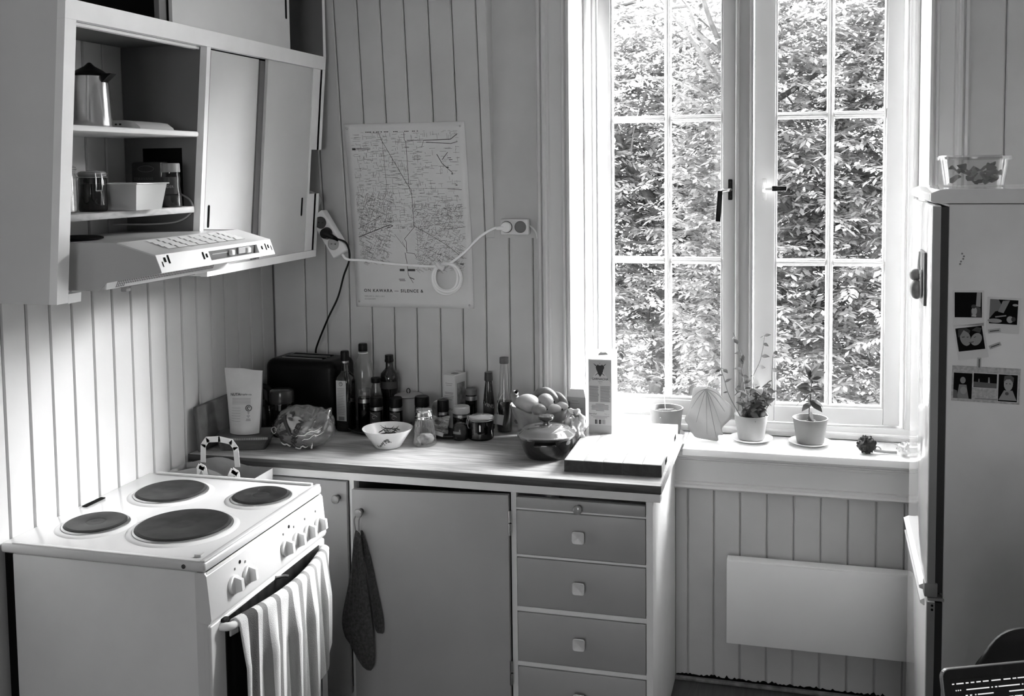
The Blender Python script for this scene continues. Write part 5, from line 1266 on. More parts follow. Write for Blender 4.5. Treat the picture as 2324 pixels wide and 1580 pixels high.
def build_bowl_and_shaker():
    t = thing('bird_bowl', 'white tapered bowl with a painted bird and twigs inside, at the front of the worktop', 'bowl', (-1.214, 2.858, WT))
    prof = [(.036, 0), (.040, .0015), (.0415, .003), (.058, .029), (.0765, .0565), (.0775, .0585), (.0755, .0585), (.056, .0315), (.037, .007), (.001, .006)]
    bm = nb(); lathe(bm, prof, 56); part('bowl', bm, mat('bowl_glaze', .80, .2, noise=.05, nscale=30), t, 40)
    def on(a, v, d=.0005):     # a = angle, v = 0 base .. 1 rim on the outside
        r = .0415+(.0765-.0415)*v+d; return Vector((r*math.cos(a), r*math.sin(a), .003+.0535*v))
    P = [(-1.30, .55, .10, .06), (-1.20, .62, .12, .05), (-1.12, .50, .10, .05), (-1.42, .42, .05, .07), (-1.50, .34, .05, .06), (-1.58, .24, .06, .05), (-1.66, .18, .05, .05), (-1.78, .15, .05, .04), (-1.85, .2, .03, .05), (-2.3, .06, .12, .05), (-2.45, .1, .06, .05), (-1.25, .42, .06, .03), (-1.0, .46, .03, .03), (-1.35, .3, .03, .04)]
    bm = nb()
    for a, v, da, dv in P:
        bm.faces.new([bm.verts.new(on(a+da*.75*math.cos(k*PI/5)*(1+.3*math.sin(3*k)), v+dv*1.4*math.sin(k*PI/5))) for k in range(10)])
    part('bird_print', bm, mat('print_grey', .13, .6, noise=.5, nscale=200), t, 0, kind='stuff')
    DT = mat('dry_twig', .03, .8)
    for k in range(9):
        a = random.uniform(0, 6.28); r = random.uniform(.0, .03); c = Vector((.010+r*math.cos(a), r*math.sin(a)*.8, .038+.0022*k)); d = Vector((random.uniform(-1, 1), random.uniform(-.6, .6), random.uniform(.0, .35))).normalized()*.028
        bm = nb(); tube(bm, smooth_path([c-d, c-d*.2+Vector((0, 0, .004)), c+d*.6, c+d+Vector((0, 0, .006))], 4), [.0011+.0006*math.sin(i) for i in range(13)], 5); part('twig', bm, DT, t, 50)
    bm = nb(); ball(bm, (.004, .002, .030), .030, 18, 12, (1.2, 1.0, .42)); part('dry_leaf_clump', bm, mat('clump_dark', .05, .9, noise=.5, nscale=120), t, 60)
    # ribbed sugar shaker
    t = thing('glass_shaker', 'ribbed glass shaker with shiny metal lid right of the bird bowl', 'shaker', (-1.112, 2.905, WT))
    bm = nb(); seg = 60; rings = []
    for r, z in ((.030, 0), (.0375, .003), (.0375, .008), (.0275, .076), (.0265, .082)):
        rings.append([bm.verts.new(((r-(.0009 if k % 2 and .004 < z < .08 else 0))*math.cos(2*PI*k/seg), (r-(.0009 if k % 2 and .004 < z < .08 else 0))*math.sin(2*PI*k/seg), z)) for k in range(seg)])
    for a, b in zip(rings, rings[1:]):
        for k in range(seg): bm.faces.new((a[k], a[(k+1) % seg], b[(k+1) % seg], b[k]))
    bm.faces.new(rings[0][::-1]); part('ribbed_glass', bm, glassy('ribbed_glass', .80, .22, .05, haze=.10, hazev=.5), t, 20)
    bm = nb(); ball(bm, (.004, 0, .018), .022, 18, 12, (1.15, 1.1, .75), warp=lambda d: 1+.16*math.sin(5*d.x+2)*math.sin(6*d.y+d.z*4)); part('lumps', bm, mat('shaker_fill', .50, .7, noise=.5, nscale=60), t, 60)
    bm = nb(); lathe(bm, [(.0275, .0822), (.0285, .084), (.0278, .089), (.0290, .0915), (.0270, .0975), (.0255, .1035), (.0265, .106), (.0235, .1095), (.012, .1115), (.001, .112)], 40); part('lid', bm, CHROME, t, 30)
build_bowl_and_shaker()

def build_left_items():
    # dark board leaning on the left wall
    t = thing('leaning_board', 'dark wooden board leaning on its long edge against the left wall', 'board', (-1.75, 2.86, WT))
    M = Matrix.Translation((-.002, 0, .0)) @ Matrix.Rotation(math.radians(-5), 4, 'Y')
    bm = nb(); box(bm, 0, -.195, .001, .016, .20, .140, .006, 3, M=M); part('plank', bm, WOODD, t, 30)
    # plastic container with lid, pouch on it
    t = thing('lidded_container', 'clear plastic container with a ribbed lid, carrying the upright pouch', 'container', (-1.646, 2.765, WT), math.radians(18))
    def rr(w, d, r, z, n=6):
        P = []
        for cx, cy, a0 in ((w-r, d-r, 0), (-w+r, d-r, PI/2), (-w+r, -d+r, PI), (w-r, -d+r, 1.5*PI)): P += [Vector((cx+r*math.cos(a0+PI/2*k/n), cy+r*math.sin(a0+PI/2*k/n), z)) for k in range(n+1)]
        return P
    def loft(bm, rings, caps=(True, True)):
        R = [[bm.verts.new(p) for p in r] for r in rings]
        for a, b in zip(R, R[1:]):
            for k in range(len(a)): bm.faces.new((a[k], a[(k+1) % len(a)], b[(k+1) % len(a)], b[k]))
        if caps[0]: bm.faces.new(R[0][::-1])
        if caps[1]: bm.faces.new(R[-1])
    bm = nb(); loft(bm, [rr(.068, .048, .012, 0), rr(.078, .056, .014, .033)], (True, False)); part('tray', bm, glassy('smoky_plastic', .45, .12, .1, haze=.15, hazev=.4), t, 40)
    bm = nb(); loft(bm, [rr(.062, .042, .012, .002), rr(.066, .046, .012, .018)]); part('contents', bm, mat('container_dark', .03, .7, noise=.4, nscale=60), t, 40)
    bm = nb(); loft(bm, [rr(.084, .060, .016, .0335), rr(.085, .061, .016, .042), rr(.081, .057, .015, .0435), rr(.076, .052, .014, .0415), ]); l = part('lid', bm, mat('container_lid', .10, .35), t, 30)
    bm = nb()
    P = rr(.0856, .0616, .016, 0)
    for k in range(30):
        x = -.075+.0052*k; box(bm, x, -.0622, .0355, x+.0032, -.0608, .0415)
    part('lid_rib', bm, mat('lid_rib_pale', .30, .4), l, 0, kind='stuff')
    t = thing('stand_up_pouch', 'tall pale stand-up pouch with printed text standing on the lidded container', 'pouch', (-1.646, 2.765, WT+.0437), math.radians(10))
    def pouch(s):
        def fn(u, v):
            w = .046+.014*v; x = (u-.5)*2*w; d = .030*(1-v)**.8*math.cos((u-.5)*PI*.96)**.6 + .0015 + .003*math.sin(6*u+2*v)*v*(1-v)*2
            z = .205*v-.004*v*abs(u-.5)*2 - (.010*u if v > .98 else 0)
            return (x, s*d + .004*math.sin(3*v), z)
        return fn
    bm = nb(); sheet(bm, pouch(-1), 20, 24); sheet(bm, pouch(1), 20, 24); part('pouch_body', bm, mat('pouch_paper', .46, .5, noise=.06, nscale=20), t, 60)
    f = pouch(-1); fp = lambda x, z: Vector(f(min(.98, max(.02, x/(2*(.046+.014*z/.205))+.5)), z/.205))+Vector((0, -.0012, 0))
    text('NUTA', .0115, None, INK, t, bold=.02, fn=lambda x, y: fp(-.040+x, .118+y)); text('& ingefær-mix', .0085, None, INK, t, fn=lambda x, y: fp(-.008+x*.72, .119+y))
    bm = nb()
    for k in range(5): sheet(bm, lambda u, v: fp(-.034+.058*u, .109-.0042*k+.0012*v), 8, 1)
    for k in range(6): sheet(bm, lambda u, v: fp(-.036+(.030)*u, .080-.008*k+.0009*v), 5, 1)
    part('small_print', bm, INKG, t, 0, kind='stuff')
    bm = nb(); tube(bm, [fp(.018+.0085*math.cos(a), .080+.0085*math.sin(a)) for a in np.linspace(0, 2*PI, 26)], .0012, 5, cap=False)
    tube(bm, [fp(.018+.004*math.cos(a), .080+.004*math.sin(a)) for a in np.linspace(.5, 5, 14)], .0012, 5); part('emblem', bm, INK, t, 0, kind='stuff')
    bm = nb()
    for k, (w, z) in enumerate(((.006, .066), (.004, .062), (.010, .056), (.004, .052), (.012, .046), (.014, .042))): sheet(bm, lambda u, v: fp(.018+(u-.5)*w, z+.0012*v), 3, 1)
    part('symbols', bm, INK, t, 0, kind='stuff')
    # kettle with curved black handle, almost hidden
    t = thing('stovetop_kettle', 'dark kettle with a curved black handle, half hidden behind the pouch', 'kettle', (-1.692, 2.955, WT))
    bm = nb(); lathe(bm, [(.034, 0), (.040, .004), (.042, .03), (.039, .065), (.030, .085), (.014, .092), (.010, .100), (.001, .102)], 32); part('body', bm, mat('kettle_dark', .03, .2, metal=.3), t, 40)
    bm = nb(); tube(bm, smooth_path([(-.035, 0, .085), (-.032, 0, .125), (-.012, 0, .146), (.020, 0, .140), (.032, 0, .112), (.024, 0, .090)], 6), .0085, 10); part('handle', bm, BLACK, t, 60)
    bm = nb(); tube(bm, [(.042, 0, .045), (.062, 0, .066), (.070, 0, .082)], [.012, .009, .007], 12); part('spout', bm, mat('kettle_spout', .35, .25, metal=.6), t, 50)
    # tall dark jug with lid
    t = thing('glass_jug', 'tall dark glass jug with a domed grey lid in front of the toaster', 'jug', (-1.596, 2.905, WT))
    bm = nb(); lathe(bm, [(.026, 0), (.030, .004), (.0365, .060), (.0372, .109)], 36); part('glass_body', bm, GLASSD, t, 40)
    bm = nb(); lathe(bm, [(.024, .002), (.028, .005), (.0345, .060), (.0352, .09), (.001, .091)], 30); part('contents', bm, mat('jug_dark', .008, .3), t, 40)
    bm = nb(); lathe(bm, [(.0385, .1092), (.0395, .113), (.0395, .138), (.037, .147), (.028, .152), (.001, .153)], 36); part('lid', bm, mat('jug_lid', .03, .2), t, 40)
    # toaster
    t = thing('toaster', 'black two-slot toaster in the corner of the worktop', 'toaster', (-1.580, 3.075, WT), math.radians(-4))
    bm = nb(); box(bm, -.132, -.078, .012, .132, .078, .226, .030, 6); part('shell', bm, mat('toaster_black', .004, .35, spec=.15), t, 40)
    bm = nb(); box(bm, -.125, -.070, 0, .125, .070, .012, .003); part('base', bm, BLACKM, t, 30)
    for y in (-.026, .026):
        bm = nb(); box(bm, -.080, y-.014, .2262, .068, y+.014, .2275); s = part('slot', bm, DARK, t, 0)
        bm = nb(); box(bm, -.082, y-.016, .2264, .070, y-.014, .2295); box(bm, -.082, y+.014, .2264, .070, y+.016, .2295); part('slot_rim', bm, mat('slot_rim', .35, .3, metal=.7), s, 0, kind='stuff')
    bm = nb(); box(bm, .1321, -.014, .12, .150, .014, .138, .003); part('lever', bm, BLACK, t, 30)
    bm = nb(); lathe(bm, [(.012, 0), (.011, .010), (.001, .011)], 20, Matrix.Translation((.132, 0, .06)) @ Matrix.Rotation(PI/2, 4, 'Y')); part('dial', bm, GREYP, t, 40)
    bm = nb(); lathe(bm, [(.006, 0), (.006, .0008)], 14, Matrix.Translation((.118, -.0782, .055)) @ Matrix.Rotation(PI/2, 4, 'X')); part('stud', bm, GREYP, t, 0)
    # bread in a printed plastic bag
    t = thing('bread_bag', 'round loaf in a shiny printed plastic bag on the worktop corner', 'bread', (-1.462, 2.795, WT))
    def rad(d): return 1+.035*math.sin(6*d.x+3*d.z)*math.cos(5*d.z-2*d.y)+.028*math.sin(13*d.x-7*d.z+4*d.y)+.016*math.sin(23*d.z+11*d.x)
    S = (.100, .056, .068); C = Vector((0, 0, .0645))
    bm = nb(); ball(bm, C, .93, 30, 22, S); part('loaf', bm, mat('loaf_crust', .085, .7, noise=.5, nscale=26, bump=.3, bscale=60), t, 60)
    def surf(d, k=1.0): return C+Vector((d.x*S[0], d.y*S[1], d.z*S[2]))*rad(d)*k
    bm = nb()
    def fn(u, v):
        a = 2*PI*u; b = PI*(v*.998+.001); return surf(Vector((math.cos(a)*math.sin(b), math.sin(a)*math.sin(b), -math.cos(b))))
    sheet(bm, fn, 64, 40, closed_u=True)
    for v in bm.verts:
        if v.co.z < .0005: v.co.z = .0005
        if v.co.x > .05 and v.co.z > .06: v.co.z += .9*(v.co.x-.05)*min(1, (v.co.z-.06)/.03)*.75
    part('film', bm, glassy('bag_film', .70, .30, .10, haze=.08, hazev=.6), t, 80)
    def on(x, z):
        dx, dz = x/S[0], z/S[2]; dy = -math.sqrt(max(.02, 1-dx*dx-dz*dz)); d = Vector((dx, dy, dz)).normalized(); return surf(d, 1.06)
    rt = math.radians(-62)
    def rot(x, y, ox, oz, r=rt): return on(ox+x*math.cos(r)-y*math.sin(r), oz+x*math.sin(r)+y*math.cos(r))
    for s, sz, ox, oz, r in (('TT', .052, -.072, .030, math.radians(-65)), ('HAUGEN', .021, -.012, -.052, math.radians(66)), ('A', .022, -.058, .032, math.radians(-30)), ('A', .017, -.022, .046, math.radians(-40))):
        text(s, sz, None, INK, t, fn=lambda x, y: rot(x, y, ox, oz, r), bold=.035)
    bm = nb(); pts = [on(-.075+.012*math.cos(a), -.006+.009*math.sin(a)) for a in np.linspace(0, 6, 16)]; tube(bm, pts, .0011, 5); part('ribbon_print', bm, PAPERG, t, 40)
    bm = nb()
    for x0, z0, x1, z1, w in ((.00, -.018, .075, .010, .004), (.02, -.026, .078, -.004, .003), (-.01, -.052, .03, -.048, .005), (.035, -.055, .045, -.038, .004), (-.062, -.045, -.03, -.055, .005)):
        P = [on(x0+(x1-x0)*k/8, z0+(z1-z0)*k/8+.003*math.sin(k*1.7))+Vector((0, -.001, 0)) for k in range(9)]; tube(bm, P, [w*.4*math.sin(PI*(k+.5)/9)+.0004 for k in range(9)], 6)
    part('fold', bm, mat('film_fold', .75, .2), t, 60, kind='stuff')
build_left_items()

# ------------------------------------------------------------------ fruit, casserole, cartons and boards at the right end
def build_right_items():
    t = thing('fruit_bowl', 'pale patterned ceramic bowl of fruit beside the window casing', 'bowl', (-.776, 3.036, WT))
    def fb(u, v):
        a = 2*PI*u; z = .108*v; r = (.048+.046*v**.75)*(1+.012*math.sin(3*a)); return (r*math.cos(a), r*math.sin(a), z+.006*v*math.sin(2*a+.6)+.003*math.sin(5*a)*v)
    def fi(u, v): a, b, c = fb(u, v); return (a*.95, b*.95, max(.006, c-.001))
    bm = nb(); sheet(bm, fb, 48, 16, closed_u=True); sheet(bm, fi, 48, 16, closed_u=True)
    V = lathe(bm, [(.047, .0002), (.048, 0.0001)], 48)
    part('bowl', bm, mat('fruit_bowl_glaze', .30, .3, noise=.45, nscale=14), t, 60)
    bm = nb()
    for a0, a1, z, w in ((-1.5, -.9, .052, .0016), (-2.1, -1.7, .050, .0014), (-.6, -.4, .06, .003), (-2.7, -2.5, .06, .006)):
        tube(bm, [Vector(fb((a0+(a1-a0)*k/8)/(2*PI) % 1, z/.108+.05*math.sin(k)/3))*1.003 for k in range(9)], w, 5)
    part('painted_line', bm, mat('bowl_paint', .08, .5), t, 40, kind='stuff')
    def fruit(name, label, x, y, z, r, s, v, rot=0, ny=.35, bend=0, tip=False, group=None):
        f = thing(name, label, 'fruit', (-.776+x, 3.036+y, WT+z-r*s[2]), rot)
        bm = nb(); ball(bm, (0, 0, r*s[2]), r, 24, 16, s)
        part('flesh', bm, mat(name+'_skin', v, ny, noise=.18, nscale=25, bump=.08, bscale=160), f, 60)
        bm = nb(); lathe(bm, [(.0030, 0), (.0022, .004), (.001, .0045)], 10, Matrix.Translation((r*s[0]*.94, 0, r*s[2]*1.05)) @ Matrix.Rotation(1.3, 4, 'Y')); part('stalk', bm, BLACKM, f, 40)
    fruit('mango', 'large pale oval fruit at the front left of the fruit bowl', -.030, -.036, .120, .033, (1.25, .95, .92), .42, -.15)
    fruit('lime', 'small round fruit at the front rim of the fruit bowl', .013, -.062, .108, .0215, (1.08, .95, .95), .24, .3)
    fruit('orange', 'round mid-grey fruit in the middle of the fruit bowl', .022, -.018, .124, .027, (1.0, 1, 1), .36)
    fruit('lemon', 'pale fruit low at the right rim of the fruit bowl', .052, -.030, .104, .020, (1.2, .9, .9), .5, .2)
    fruit('pear', 'pale fruit lying at the far right rim of the fruit bowl', .068, -.004, .106, .021, (1.25, .9, .9), .45, -.2)
    def banana(label, pts, r):
        f = thing('banana', label, 'fruit', (-.776, 3.036, WT+.08)); P = smooth_path(pts, 6); n = len(P)
        bm = nb(); tube(bm, P, [r*(.35+.65*math.sin(PI*min(1, max(0, (i+1)/(n+1))))**.5) for i in range(n)], 10); part('peel', bm, mat('banana_peel', .20, .5, noise=.7, nscale=22), f, 60)
        bm = nb(); tube(bm, [P[-1], P[-1]+(P[-1]-P[-2]).normalized()*.010], [r*.38, r*.28], 8); part('stem', bm, BLACKM, f, 40)
    banana('dark spotted banana curving up over the middle of the fruit bowl', [(-.035, .02, .030), (-.010, .01, .060), (.020, .005, .070), (.048, .0, .050), (.060, 0, .028)], .016)
    banana('banana arching down at the right side of the fruit bowl', [(.030, .020, .052), (.052, .012, .058), (.072, .008, .042), (.082, .004, .022)], .014)
    banana('dark banana end standing up at the left rim of the fruit bowl', [(-.055, -.01, .020), (-.070, -.015, .040), (-.078, -.020, .060), (-.070, -.026, .072)], .014)
    # casserole
    t = thing('casserole', 'dark glazed stoneware casserole with lid at the front of the worktop', 'casserole', (-.713, 2.862, WT), math.radians(8))
    G1 = mat('casserole_glaze', .018, .10, coat=.5); G2 = mat('casserole_lid_glaze', .11, .10, coat=.6, noise=.25, nscale=6)
    bm = nb(); lathe(bm, [(.052, 0), (.057, .003), (.066, .020), (.0755, .048), (.0795, .061), (.0815, .0625), (.0815, .066), (.001, .066)], 56, sq=2.5); part('pot', bm, G1, t, 40)
    for a in (-PI/2, PI/2):
        bm = nb(); M = Matrix.Rotation(a+.05, 4, 'Z'); box(bm, .074, -.032, .050, .092, .032, .0565, .003, M=M); part('handle', bm, G1, t, 40)
    bm = nb(); lathe(bm, [(.080, .0662), (.0855, .068), (.0855, .0715), (.078, .074), (.068, .083), (.045, .0905), (.014, .0935), (.001, .0935)], 56, sq=2.5); l = part('lid', bm, G2, t, 50)
    bm = nb(); lathe(bm, [(.011, .0936), (.009, .100), (.0095, .104), (.0215, .112), (.0235, .117), (.0215, .1205), (.001, .121)], 36, sq=3.2); part('lid_knob', bm, mat('casserole_knob', .05, .15, coat=.5), l, 40)
    # crumpled bag behind the casserole
    t = thing('plastic_bag', 'crumpled white plastic bag between the casserole and the cartons', 'bag', (-.657, 2.975, WT))
    W = lambda d: 1+.22*math.sin(4*d.x+3*d.z)*math.cos(5*d.z+2*d.y)+.10*math.sin(11*d.x+7*d.y)+.06*math.sin(19*d.z-8*d.x)
    bm = nb(); ball(bm, (0, 0, .046), .040, 40, 28, (.95, .85, 1.12), warp=W)
    for v in bm.verts: v.co.z = max(v.co.z, .0005)
    part('bag_body', bm, glassy('bag_white', .7, .2, .2, haze=.70, hazev=.75), t, 50)
    bm = nb(); P = smooth_path([(-.020, -.01, .065), (-.005, -.012, .112), (.020, -.010, .108), (.032, -.006, .080), (.022, 0, .056)], 6); tube(bm, P, [.008+.004*math.sin(i*1.3) for i in range(len(P))], 9); part('bag_handle', bm, MATS['bag_white'], t, 50)
    # second carton
    t = thing('milk_carton', 'grey printed carton on the worktop, behind the wine carton', 'carton', (-.674, 3.130, WT))
    bm = nb(); prism(bm, [(-.030, 0), (.030, 0), (.030, .122), (.024, .150), (-.020, .150), (-.030, .125)], 'y', -.030, .030); c = part('carton_body', bm, mat('milk_carton_paper', .34, .6), t, 0)
    bm = nb(); prism(bm, [(-.0295, .1255), (-.0195, .1508), (.0245, .1508), (.0300, .1245)], 'y', -.0303, .0303); part('carton_top', bm, mat('milk_carton_top', .62, .5), c, 0)
    bm = nb()
    for z, w in ((.112, .02), (.104, .03), (.088, .05), (.080, .042), (.073, .046), (.058, .03), (.050, .045), (.042, .048), (.034, .044), (.026, .040)): box(bm, -w/2-.004, -.0307, z, w/2-.004, -.0302, z+.0018)
    part('print_lines', bm, INKG, c, 0, kind='stuff')
    # butcher block
    t = thing('butcher_block', 'thick pale end-grain chopping block at the window end of the worktop', 'chopping board', (-.495, 2.950, WT), math.radians(.9))
    w, d, h = .272, .455, .0345; n = 5
    for k in range(n):
        x = -w/2+w*k/n
        bm = nb(); box(bm, x+.0002, -d/2+.002, 0, x+w/n-.0002, d/2, h, .0012); part('stave', bm, WOODB, t, 30)
        bm = nb(); box(bm, x+.0002, -d/2, .0012, x+w/n-.0002, -d/2+.0019, h-.0015); part('shaded_end_grain', bm, WOODBE, t, 0)
    for y in (-.12, .13):
        bm = nb(); box(bm, w/2+.0002, y-.02, .010, w/2+.0010, y+.02, .024, .0003); part('grip_slot', bm, DARK, t, 0)
    # wine carton on the block
    t = thing('wine_carton', 'tall wine carton with a bull head, standing on the chopping block', 'carton', (-.582, 3.070, WT+h+.0003))
    W2, D2, H2 = .036, .050, .229
    bm = nb(); prism(bm, [(-W2, 0), (W2, 0), (W2, H2), (-W2, H2)], 'y', -D2+.0006, D2); b = part('carton_body', bm, mat('wine_carton_white', .80, .45), t, 0)
    bm = nb(); A = [bm.verts.new(p) for p in ((-W2, -D2, H2), (W2, -D2, H2), (W2, D2, H2), (-W2, D2, H2))]; B = [bm.verts.new(p) for p in ((-W2+.004, D2-.03, H2+.011), (W2, D2-.03, H2+.014), (W2, D2, H2+.014), (-W2+.008, D2, H2+.013))]
    bm.faces.new(B)
    for k in range(4): bm.faces.new((A[k], A[(k+1) % 4], B[(k+1) % 4], B[k]))
    part('carton_top', bm, MATS['wine_carton_white'], t, 0)
    bm = nb(); sheet(bm, lambda u, v: (-.012+.030*u, -.010+.026*v, H2+.0085+.010*math.sin(PI*u)*(1-.3*v)), 12, 3); part('top_tab', bm, mat('tab_grey', .55, .4), t, 60, mods={'solid': .0008})
    F = -D2
    bm = nb(); box(bm, -W2+.0004, F, .0005, W2-.0004, F+.0006, H2-.003); part('front_print', bm, mat('wine_front', .40, .6), b, 0)
    fo = lambda x, z, d=.0004: (x, F-d, z)
    bm = nb(); bm.faces.new([bm.verts.new(fo(*p)) for p in ((-W2+.0006, .026), (W2-.0006, .026), (W2-.0006, .155), (.010, .192), (-.010, .192), (-W2+.0006, .155))]); part('pale_panel', bm, mat('wine_panel', .50, .6), b, 0)
    # bull head emblem over crossed banderillas
    head = [(-.013, .205), (-.009, .2115), (-.006, .213), (-.003, .2105), (.003, .2105), (.006, .213), (.010, .2105), (.0135, .204), (.010, .197), (.0085, .190), (.006, .184), (.003, .179), (0, .175), (-.003, .180), (-.006, .184), (-.0085, .191), (-.0115, .198)]
    bm = nb(); bm.faces.new([bm.verts.new(fo(x+.0005, z, .0010)) for x, z in head])
    for s in (1, -1):
        bm.faces.new([bm.verts.new(fo(x, z, .0008)) for x, z in ((s*.007, .207), (s*.0185, .216), (s*.0195, .215), (s*.009, .204))])
        bm.faces.new([bm.verts.new(fo(x, z, .0008)) for x, z in ((s*.006, .188), (s*.0145, .180), (s*.014, .1785), (s*.005, .186))])
    bm.faces.new([bm.verts.new(fo(x, z, .0010)) for x, z in ((-.001, .2155), (.001, .2165), (.001, .219), (-.0005, .2175))])
    part('bull_emblem', bm, INK, b, 0, kind='stuff')
    text('GARNACHA', .0092, facing(fo(.0005, .1655, .0008), (1, 0, 0), (0, 0, 1)), INK, b, 'title', align='CENTER', bold=.02)
    text('organic', .0050, facing(fo(.001, .159, .0008), (1, 0, 0), (0, 0, 1)), INK, b, 'subtitle', align='CENTER'); text('Vino', .0048, facing(fo(.001, .153, .0008), (1, 0, 0), (0, 0, 1)), INKG, b, 'subtitle', align='CENTER')
    bm = nb()
    for k in range(14):
        z = .145-.0036*k
        for x0, x1 in ((-.033, -.003), (.001, .032)): box(bm, x0, F-.0009, z, x1-.004*random.random(), F-.0004, z+.0013)
    for z, w in ((.090, .028), (.086, .052), (.082, .054), (.078, .052), (.074, .054), (.070, .026)): box(bm, -w/2, F-.0009, z, w/2, F-.0004, z+.0013)
    for z, w in ((.053, .058), (.049, .044), (.045, .03)): box(bm, -w/2, F-.0009, z, w/2, F-.0004, z+.0008)
    part('small_print', bm, mat('wine_ink', .10, .7), b, 0, kind='stuff')
    text('barolun', .0078, facing(fo(-.034, .058, .0008), (1, 0, 0), (0, 0, 1)), INK, b); text('75cl  e', .0055, facing(fo(.013, .0585, .0008), (1, 0, 0), (0, 0, 1)), INKG, b)
    bm = nb()
    for x0, x1 in ((-.0155, -.0110), (-.0100, -.0085), (-.0035, .0020), (.0030, .0040), (.0075, .0085), (.0105, .0115), (.0140, .0150)): box(bm, x0, F-.0009, .029, x1, F-.0004, .0425)
    part('barcode', bm, INK, b, 0, kind='stuff')
build_right_items()

# ------------------------------------------------------------------ window sill
def build_sill_items():
    SZ = .8203
    def pot(label, x, y, r, h, m, soil=True):
        t = thing('flower_pot', label, 'plant pot', (x, y, SZ))
        return t
    def shell(t, r, h, z0, m, rim=.006):
        bm = nb(); lathe(bm, [(r*.74, z0), (r*.77, z0+.002), (r*.93, z0+h-.020), (r*.945, z0+h-.018), (r*.96, z0+h-.010), (r*.965, z0+h-.004), (r, z0+h-.0035), (r, z0+h), (r*.93, z0+h), (r*.88, z0+h-.02), (.001, z0+h-.0205)], 44); p = part('pot', bm, m, t, 30)
        return p
    PM = mat('pot_grey', .23, .45, noise=.05, nscale=12)
    def saucer(label, x, y, r, deco=False):
        t = thing('saucer', label, 'saucer', (x, y, SZ)); bm = nb(); lathe(bm, [(r*.55, 0), (r*.62, .001), (r*.97, .010), (r, .012), (r*.96, .0125), (r*.60, .0045), (.001, .0042)], 48); s = part('dish', bm, mat('saucer_white', .82, .2), t, 40)
        if deco:
            bm = nb()
            for a, w in ((-1.75, .16), (-1.58, .10), (-1.42, .14)): bm.faces.new([bm.verts.new(((r*(.80+.09*math.sin(k*PI/4)))*math.cos(a+w/2*math.cos(k*PI/4)), (r*(.80+.09*math.sin(k*PI/4)))*math.sin(a+w/2*math.cos(k*PI/4)), .0012+.010*((.80+.09*math.sin(k*PI/4))-.62)/.35-.0006)) for k in range(8)])
            part('painted_sprig', bm, INKG, s, 0, kind='stuff')
    leafmesh = None
    def leaf_bm(L=1.0, W=.52):
        bm = nb()
        def fn(u, v): w = math.sin(PI*min(.985, max(.02, u))**.8)*W*.5; return ((v-.5)*2*w, L*u, .10*math.sin(PI*u)-.10*abs(v-.5)*2*w/W*2*.5-.12*u*u)
        sheet(bm, fn, 6, 4); return bm
    def add_leaves(t, items, m):
        nonlocal leafmesh
        for (p, d, L, roll) in items:
            d = Vector(d).normalized(); q = d.to_track_quat('Y', 'Z')
            M = Matrix.Translation(p) @ q.to_matrix().to_4x4() @ Matrix.Rotation(roll, 4, 'Y') @ Matrix.Diagonal((L, L, L, 1))
            if leafmesh is None: leafmesh = part('leaf', leaf_bm(), m, t, 60); o = leafmesh; o.matrix_local = M
            else: o = copy_part(leafmesh, t, M)
    # 1: pot of bare soil by the block
    t = pot('grey plastic pot of bare soil behind the chopping block', -.413, 3.285, 0, 0, PM); shell(t, .056, .092, 0, mat('pot_dark', .18, .45))
    bm = nb(); lathe(bm, [(.0485, .076), (.03, .080), (.001, .081)], 30); part('soil', bm, SOIL, t, 40)
    for k in range(5):
        bm = nb(); x = random.uniform(-.03, .03); y = random.uniform(-.03, .03); tube(bm, [(x, y, .079), (x+.018, y+.004, .084), (x+.03*random.choice((-1, 1)), y-.006, .083)], .0011, 5); part('straw', bm, mat('straw_pale', .6, .8), t, 0)
    bm = nb(); tube(bm, smooth_path([(-.004, .01, .079), (-.008, .014, .13), (-.004, .016, .18), (-.012, .018, .225)], 5), .0009, 5); part('dry_stem', bm, MATS['straw_pale'], t, 50)
    bm = nb(); ball(bm, (-.012, -.0525, .070), .0022, 8, 6); part('stud', bm, PAPER, t, 50)
    bm = nb(); lathe(bm, [(.042, 0), (.060, .008), (.060, .0095), (.044, .003), (.001, .003)], 36, c=(0, 0, -.0001)); part('drip_dish', bm, mat('drip_dish', .3, .4), t, 40)
    # dried leaf standing up
    t = thing('dried_leaf', 'large dried grey leaf standing upright on the sill between two pots', 'leaf', (-.278, 3.235, SZ))
    out = [(520, 610), (600, 600), (690, 610), (740, 670), (805, 720), (812, 800), (742, 880), (750, 925), (712, 940), (703, 985), (560, 965), (522, 930), (490, 900), (488, 870), (465, 835), (480, 790), (500, 740), (515, 660)]
    out = [(q.x, q.y) for q in smooth_path([(u, v, 0) for u, v in out+[out[0]]], 4)[:-1]]
    W3 = [((1420+u/3.4176-1604)*.00147, (1008.5-(720+v/3.4176))*.00147) for u, v in out]
    bm = nb(); cz = (.0, .085); Nn = 7
    rings = []
    def dep(x, z): return .045*z/.17+.010*math.cos(x*38)+.004*math.sin(z*60+x*50)
    for k in range(1, Nn+1):
        f = k/Nn; rings.append([bm.verts.new((cz[0]+(x-cz[0])*f, dep(cz[0]+(x-cz[0])*f, cz[1]+(z-cz[1])*f), cz[1]+(z-cz[1])*f)) for x, z in W3])
    c0 = bm.verts.new((cz[0], dep(*cz), cz[1])); n = len(W3)
    for k in range(n): bm.faces.new((c0, rings[0][k], rings[0][(k+1) % n]))
    for a, b in zip(rings, rings[1:]):
        for k in range(n): bm.faces.new((a[k], a[(k+1) % n], b[(k+1) % n], b[k]))
    part('blade', bm, LEAFD, t, 60, mods={'solid': .0012})
    bm = nb(); base = (-.006, .158)
